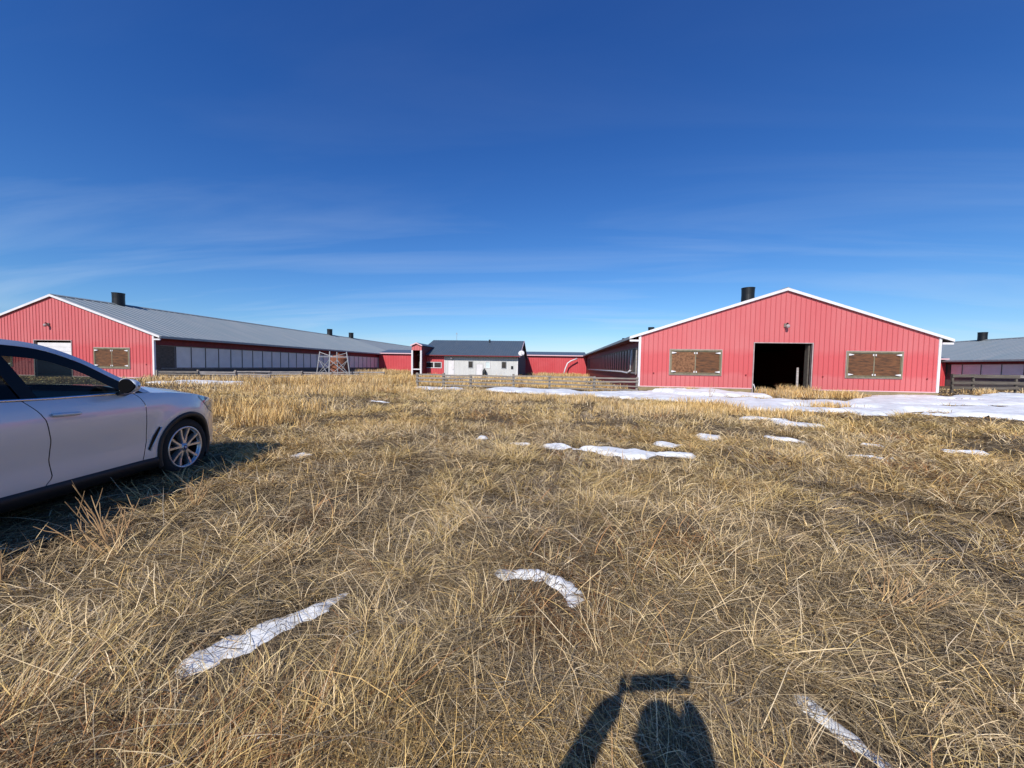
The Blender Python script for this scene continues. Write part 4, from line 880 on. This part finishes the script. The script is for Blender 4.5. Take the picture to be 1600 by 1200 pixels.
    ph = thing('phone', 'black phone held sideways in both hands of the standing person', 'phone', (0, -.47, 0)); q.build('case', 'gloss', ph, local=True, bevel=.004)
    q = MB(); q.box(-.07, .12, .4285, .4299, 1.467, 1.535); tl(q); q.build('screen', 'winglass', ph, local=True)
    q = MB(); q.lathe([(.001, .4395), (.008, .4395), (.009, .4386)], (.03, 0, 1.525), 'y', 12); q.build('lens', 'gloss', ph, local=True)
person()
# ------------------------------------------------------------------ dry grass
def blades(x, y, L, az, th0, th1, wd, col, nseg=4, z0=None, wob=0.25):
    """bent tapering blades as one vertex/face set: th = angle from vertical at the base and at the tip"""
    n = len(x); s_ = np.linspace(0, 1, nseg+1)
    z = terr(x, y) if z0 is None else z0
    px = [x]; py = [y]; pz = [z-.01]; ds = L/nseg
    a = az.copy()
    for k in range(nseg):
        th = th0+(th1-th0)*((k+.5)/nseg); a = a + wob*RNG.normal(size=n)
        px.append(px[-1]+ds*np.sin(th)*np.sin(a)); py.append(py[-1]+ds*np.sin(th)*np.cos(a)); pz.append(pz[-1]+ds*np.cos(th))
    px = np.stack(px, 1); py = np.stack(py, 1); pz = np.stack(pz, 1)
    g = (z-.0)[:, None]+.012; pz[:, 1:] = np.maximum(pz[:, 1:], g + .02*RNG.random((n, 1)))
    tw = az+np.pi/2+RNG.normal(size=n)*.5; wx, wy = np.sin(tw), np.cos(tw); wz = RNG.normal(size=n)*.35
    V = np.zeros((n, 2*nseg+1, 3), np.float32)
    for k in range(nseg):
        hw = (wd/2)*(1-.55*k/nseg)
        for sgn, o in ((-1, 0), (1, 1)):
            V[:, 2*k+o, 0] = px[:, k]+sgn*hw*wx; V[:, 2*k+o, 1] = py[:, k]+sgn*hw*wy; V[:, 2*k+o, 2] = pz[:, k]+sgn*hw*wz
    V[:, 2*nseg, 0] = px[:, -1]; V[:, 2*nseg, 1] = py[:, -1]; V[:, 2*nseg, 2] = pz[:, -1]
    C = np.repeat(col[:, None, :], 2*nseg+1, 1)
    return V, C, nseg
PAL = np.array([(.72, .58, .34), (.66, .52, .285), (.58, .45, .25), (.46, .35, .195), (.32, .235, .135), (.80, .67, .43)])
GOLD = np.array([(.70, .50, .20), (.62, .425, .16), (.72, .55, .27), (.52, .35, .135)])
GREY = np.array([(.40, .335, .235), (.30, .24, .165), (.20, .155, .105), (.47, .40, .29)])
RUSTY = np.array([(.36, .19, .075), (.28, .135, .055), (.42, .25, .11)])
def colours(x, y, gold=0.0, dark=0.0):
    n = len(x); r = RNG.random(n); c = PAL[RNG.integers(0, len(PAL), n)]
    g = vn(x, y, 1.7, 41)*.6+vn(x, y, .6, 42)*.4
    mg = r < np.clip((g-.45)*2.2, .04, .75)*(1-gold); c[mg] = GREY[RNG.integers(0, len(GREY), mg.sum())]
    r2 = RNG.random(n); h_ = vn(x, y, 2.6, 43)*.65+vn(x, y, .5, 44)*.35; md = r2 < np.clip((h_-.46)*2.6, .06, .7)+gold+.15*sst(np.hypot(x, y), 8, 18); c[md] = GOLD[RNG.integers(0, len(GOLD), md.sum())]
    r3 = RNG.random(n); q = vn(x, y, 1.1, 45); mr = r3 < np.clip((q-.70)*2.2, .015, .45); c[mr] = RUSTY[RNG.integers(0, len(RUSTY), mr.sum())]
    c = c*(0.62+.62*RNG.random((n, 1))); return c*(1-dark)*np.array([1.24, 1.16, 1.12])
def wedge(n, r0, r1, half=58, margin=1.2):
    """random points in the visible wedge in front of the camera, uniform over the ground"""
    rr_ = np.sqrt(RNG.random(n)*(r1*r1-r0*r0)+r0*r0); a = np.radians(RNG.uniform(-half, half, n))-YAW
    return rr_*np.sin(a)+RNG.uniform(-margin, margin, n)*.3, rr_*np.cos(a)
def in_car(x, y, m=0.0):
    fw = (math.cos(CAR.rotation_euler.z), math.sin(CAR.rotation_euler.z)); dx, dy = x-CAR.location.x, y-CAR.location.y
    u = dx*fw[0]+dy*fw[1]; v = -dx*fw[1]+dy*fw[0]; return (u > -4.1-m) & (u < .95+m) & (np.abs(v) < .97+m)
def in_building(x, y):
    return ((x > 5.6) & (x < 24.3) & (y > 26.75)) | ((x < -31.4) & (y > 27.3)) | ((x > 47.8) & (y > 26.8)) | ((x > -16.6) & (x < -4.1) & (y > 43.4) & (y < 67)) | (y > 66.8)
def comb(x, y):     # the way the matted straw lies, in broad swathes
    a = 2*np.pi*(vn(x, y, 2.4, 51)*1.1+vn(x, y, .8, 52)*.55)
    right = sst(x, .5, 1.6)*(1-sst(np.hypot(x, y), 3.5, 6)); return a*(1-right)+(2.05+.9*(vn(x, y, .9, 53)-.5))*right
BL = []
def add(x, y, keep, fn):
    k = keep & ~in_building(x, y); sm = np.zeros(len(x), bool); sm[k] = snow_mask(x[k], y[k])
    d = np.hypot(x, y)+1e-6; o_ = np.where(d < 4.5, .20, .13+.015*d); s2 = np.zeros(len(x), bool); s2[k] = snow_mask(x[k]+x[k]/d[k]*o_[k], y[k]+y[k]/d[k]*o_[k])   # meltwater has flattened the straw at the near edge of the snow
    k &= (~sm | (RNG.random(len(x)) < np.where(d > 12, .03, np.where(d < 4.5, .11, .02)))) & (~s2 | (RNG.random(len(x)) < np.where(d < 4.5, .08, .18))); fn(x[k], y[k])
def mud(x, y):
    d = np.full(x.shape, 9.0)
    for ax, ay, bx, by, wd, dp in RUTS[:1]: d = np.minimum(d, segd(x, y, ax, ay, bx, by)/wd)
    return d < .8+.5*vn(x, y, .2, 60)
def tuft(x, y): return vn(x, y, .55, 61)*.5+vn(x, y, 1.5, 62)*.5
def dens(x, y): return vn(x, y, .35, 63)*.45+vn(x, y, .9, 64)*.55
Q = 1.0
def layer(n, r0, r1, kind):
    x, y = wedge(int(n*Q), r0, r1); keep = RNG.random(len(x)) < 1.0; dd = dens(x, y)
    if kind == 'mat':
        keep &= (dd > .30) | (RNG.random(len(x)) < .45); keep &= ~mud(x, y) | (RNG.random(len(x)) < .12)
    else:
        keep &= ~mud(x, y) & ~in_car(x, y)
        if kind == 'bent': keep &= RNG.random(len(x)) < sst(tuft(x, y), .36, .60)+.07
        if kind == 'tall': keep &= tuft(x, y) > .56
    def fn(x, y):
        m = len(x); d = np.hypot(x, y); wd = np.clip(.0019+.00075*d, .0028, .055)*RNG.uniform(.6, 1.25, m); car_ = in_car(x, y, .1)
        if kind == 'mat':
            L = RNG.uniform(.10, .34, m); az = comb(x, y)+RNG.normal(size=m)*.9+np.pi*(RNG.random(m) < .3)
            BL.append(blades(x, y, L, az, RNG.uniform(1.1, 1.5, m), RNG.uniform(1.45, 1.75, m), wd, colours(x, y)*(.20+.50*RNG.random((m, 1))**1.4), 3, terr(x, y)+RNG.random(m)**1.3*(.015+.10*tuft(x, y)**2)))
        elif kind == 'bent':
            hgt = .5+.8*tuft(x, y); L = RNG.uniform(.09, .33, m)*hgt*(.72+.20*sst(d, 3, 7))*np.where(car_, .6, 1); az = comb(x, y)+RNG.normal(size=m)*.8+2*np.pi*(RNG.random(m) < .35)*RNG.random(m)
            lie = 1-sst(d, 6, 14)
            BL.append(blades(x, y, L, az, RNG.uniform(.2, .9, m)+.45*lie, RNG.uniform(1.2, 2.1, m)+.15*lie, wd, colours(x, y), 4))
        elif kind == 'tall':
            L = RNG.uniform(.12, .36, m)*np.where(car_, .5, 1); az = RNG.uniform(0, 2*np.pi, m)
            BL.append(blades(x, y, L, az, RNG.uniform(.0, .5, m), RNG.uniform(.4, 1.4, m), wd*.9, colours(x, y, gold=.15), 4))
        elif kind == 'stalk':
            L = RNG.uniform(.22, .6, m)*np.where(car_, .4, 1); az = RNG.uniform(0, 2*np.pi, m)
            BL.append(blades(x, y, L, az, RNG.uniform(.6, 1.45, m), RNG.uniform(.9, 1.8, m), wd*1.15, (lambda c: c*np.minimum(1.25, .78/c.max(1))[:, None])(colours(x, y)), 4, wob=.08))
    add(x, y, keep, fn)
layer(90000, .55, 4.2, 'mat'); layer(98000, .55, 4.2, 'bent'); layer(3500, .7, 4.2, 'tall'); layer(2600, .6, 4.2, 'stalk')
layer(100000, 4.2, 10, 'mat'); layer(100000, 4.2, 10, 'bent'); layer(9000, 4.2, 10, 'tall'); layer(1800, 4.2, 10, 'stalk')
layer(75000, 10, 24, 'mat'); layer(95000, 10, 24, 'bent'); layer(22000, 10, 26, 'tall'); layer(1000, 10, 24, 'stalk'); layer(70000, 24, 58, 'bent'); layer(25000, 24, 58, 'mat')
def tussocks(n, r0, r1, per, rad, lo, hi, gold):
    cx_, cy_ = wedge(n, r0, r1); k = (vn(cx_, cy_, 2.2, 71)*.6+vn(cx_, cy_, .8, 72)*.4 > .46) & ~in_car(cx_, cy_, .15); cx_, cy_ = cx_[k], cy_[k]; m = len(cx_)
    sz = RNG.uniform(.5, 1.25, m); fl = comb(cx_, cy_); gd = RNG.random(m)
    ii = np.repeat(np.arange(m), per); a = RNG.uniform(0, 2*np.pi, len(ii)); r_ = rad*sz[ii]*np.sqrt(RNG.random(len(ii)))
    x = cx_[ii]+r_*np.sin(a); y = cy_[ii]+r_*np.cos(a); keep = ~mud(x, y) & ~in_car(x, y, .03); idx = np.arange(len(ii))
    kk = keep & ~in_building(x, y); sm = np.zeros(len(x), bool); sm[kk] = snow_mask(x[kk], y[kk]); d_ = np.hypot(x, y); s2 = np.zeros(len(x), bool); s2[kk] = snow_mask(x[kk]*(1+.2/d_[kk]), y[kk]*(1+.2/d_[kk])); kk &= ~sm & ~s2; ii, a, r_, x, y = ii[kk], a[kk], r_[kk], x[kk], y[kk]; n_ = len(ii); d = np.hypot(x, y)
    wd = np.clip(.0019+.00075*d, .0028, .03)*RNG.uniform(.6, 1.2, n_); L = RNG.uniform(lo, hi, n_)*sz[ii]
    mixd = RNG.random(n_) < .45; az = np.where(mixd, fl[ii]+RNG.normal(size=n_)*.5, a+RNG.normal(size=n_)*.5); q = r_/(rad*sz[ii])
    c = colours(x, y); g = RNG.random(n_) < gold*gd[ii]*1.6; c[g] = GOLD[RNG.integers(0, len(GOLD), g.sum())]*RNG.uniform(.85, 1.1, (g.sum(), 1))
    BL.append(blades(x, y, L, az, .15+.75*q*RNG.random(n_)+.2, RNG.uniform(1.0, 2.2, n_), wd, c, 4))
tussocks(420, .8, 4.5, 75, .11, .12, .33, .5); tussocks(1500, 4.5, 11, 60, .14, .14, .35, .6); tussocks(1800, 11, 24, 46, .2, .18, .42, .8)
# the tall golden stands in the middle distance and along the fences and walls
def stand(n, cx_, cy_, rx, ry, lo, hi, rot=0.0, w=1.0, edge=0.35):
    n = int(n*Q); u = RNG.uniform(-1, 1, n); v = RNG.uniform(-1, 1, n); x = cx_+rx*u*math.cos(rot)-ry*v*math.sin(rot); y = cy_+rx*u*math.sin(rot)+ry*v*math.cos(rot)
    q = np.maximum(np.abs(u), np.abs(v)); keep = (tuft(x, y) > .40+.25*sst(q, 1-edge, 1)) & ~in_car(x, y, .05)
    def fn(x, y):
        m = len(x); d = np.hypot(x, y); L = RNG.uniform(lo, hi, m)*(.55+.75*tuft(x, y)); wd = np.clip(.004+.00075*d, .005, .035)*RNG.uniform(.6, 1.2, m)*w
        BL.append(blades(x, y, L, RNG.uniform(0, 2*np.pi, m), RNG.uniform(0, .35, m), RNG.uniform(.2, 1.1, m), wd, colours(x, y, gold=.35), 4, wob=.15))
    add(x, y, keep, fn)
stand(14000, -14.5, 26.5, 4.8, 5, .5, .8); stand(9000, -11, 19.5, 5.0, 4, .3, .5); stand(5000, -13.5, 31.5, 4, 3, .5, .85); stand(2500, -26.5, 34, 2, 5, .3, .5, -.6); stand(3000, -21, 22, 3.5, 3, .25, .42); stand(2500, -21.5, 34.2, 2.6, 1.2, .25, .5)
stand(7000, -3, 17.4, 6, 2.0, .18, .34); stand(4500, 5.2, 14.2, 4, 1.6, .18, .34); stand(4500, 15.1, 24.6, 2.2, 1.6, .25, .55); stand(1500, 15.3, 26.2, 1.3, .5, .4, .85); stand(2500, 18.5, 24.6, 2.2, .7, .15, .3)
stand(7000, -4, 28, 10, 1.6, .25, .5); stand(9000, -8, 38, 12, 5, .35, .65, w=1.2); stand(5000, -9, 44.3, 9, .9, .4, .75, w=1.2); stand(5000, 0, 62, 7, 4, .4, .8, w=1.3); stand(4000, -27, 60, 4, 6, .5, .9, w=1.3); stand(1500, 9, 26.4, 3.5, .35, .15, .35)
stand(2500, -27, 25.5, 5, 1.6, .3, .55); stand(1500, -15, 15.5, 3, 3, .25, .45); stand(1500, 33.5, 31.8, 2.6, .8, .25, .6); stand(1200, 36.5, 32.5, 1.2, .6, .3, .8); stand(3500, -8.4, 10.4, 1.5, 1.1, .35, .65); stand(2500, -6.3, 8.6, 1.0, .8, .3, .55)
stand(1800, 11.5, 16.8, 1.6, .5, .2, .4); stand(2600, 7.5, 16.2, 2.2, 1.0, .25, .5)
def build_grass():
    nv = sum(v.shape[0]*v.shape[1] for v, c, k in BL); VV = np.concatenate([v.reshape(-1, 3) for v, c, k in BL]); CC = np.concatenate([c.reshape(-1, 3) for v, c, k in BL]).astype(np.float32)
    lv, ls, off = [], [], 0
    for v, c, k in BL:
        n, m = v.shape[:2]; base = off+np.arange(n)[:, None]*m
        q = np.array([[2*i, 2*i+1, 2*i+3, 2*i+2] for i in range(k-1)]).ravel(); t_ = np.array([2*k-2, 2*k-1, 2*k])
        lv.append((base+np.concatenate([q, t_])[None, :]).ravel()); ls.append(np.tile([4]*(k-1)+[3], n)); off += n*m
    lv = np.concatenate(lv).astype(np.int32); ls = np.concatenate(ls).astype(np.int32)
    me = bpy.data.meshes.new('dry_grass'); me.vertices.add(nv); me.vertices.foreach_set('co', VV.astype(np.float32).ravel()); me.loops.add(len(lv)); me.loops.foreach_set('vertex_index', lv)
    st = np.concatenate([[0], np.cumsum(ls)[:-1]]).astype(np.int32); me.polygons.add(len(ls)); me.polygons.foreach_set('loop_start', st)
    me.update(calc_edges=True)
    at_ = me.attributes.new('col', 'FLOAT_COLOR', 'POINT'); at_.data.foreach_set('color', np.concatenate([CC, np.ones((nv, 1), np.float32)], 1).ravel())
    me.materials.append(MT['grass']); ob = bpy.data.objects.new('dry_grass', me); COL.objects.link(ob); ob['kind'] = 'stuff'
    ob['label'] = 'dry straw coloured grass matted over the whole field'; ob['category'] = 'grass'
    print('grass verts', nv, 'faces', len(ls))
build_grass()
# a few branched dead weeds that stand out of the grass
def weed(x, y, hgt, lean, az, label, seed, n=9):
    rr_ = random.Random(seed); t = thing('dry_weed', label, 'weed', (x, y, tz(x, y)-.02), group='dead branching weeds in the grass')
    D = Vector((math.sin(lean)*math.sin(az), math.sin(lean)*math.cos(az), math.cos(lean)))
    for k in range(n):
        d = (D+Vector((rr_.uniform(-.5, .5), rr_.uniform(-.5, .5), rr_.uniform(-.2, .3)))).normalized(); L_ = hgt*rr_.uniform(.5, 1.05); q = MB(); pts = [Vector((rr_.uniform(-.02, .02), rr_.uniform(-.02, .02), 0))]
        for i in range(5): d = (d+Vector((rr_.uniform(-.16, .16), rr_.uniform(-.16, .16), rr_.uniform(-.04, .12)))).normalized(); pts.append(pts[-1]+d*L_/5)
        q.tube(pts, [.0062, .0056, .005, .004, .003, .0018], 5)
        for i in (2, 3, 4):
            e = (d+Vector((rr_.uniform(-.9, .9), rr_.uniform(-.9, .9), rr_.uniform(-.1, .5)))).normalized(); q.tube([pts[i], pts[i]+e*L_*.14, pts[i]+e*L_*.25+Vector((0, 0, .02))], [.0035, .0026, .0015], 4)
        q.build('stem', 'weed', t, local=True)
weed(-3.22, 2.50, .66, .85, -1.3, 'bushy brown dead weed leaning towards the car sill', 1, 15)
weed(-3.55, 3.45, .36, .35, .4, 'low pale dead weed in the shade beside the front wheel', 2, 10)
weed(2.05, 2.55, .55, 1.1, 1.2, 'pale broken weed stalks lying to the right of the shadow', 3, 11)
weed(-3.5, 2.05, .34, .4, -.9, 'small dead weed nearest the left edge beside the car', 4, 7)
weed(7.6, 19.5, 1.1, .35, 1.0, 'tall thin dead weed in front of the left window of the right barn', 5, 6)
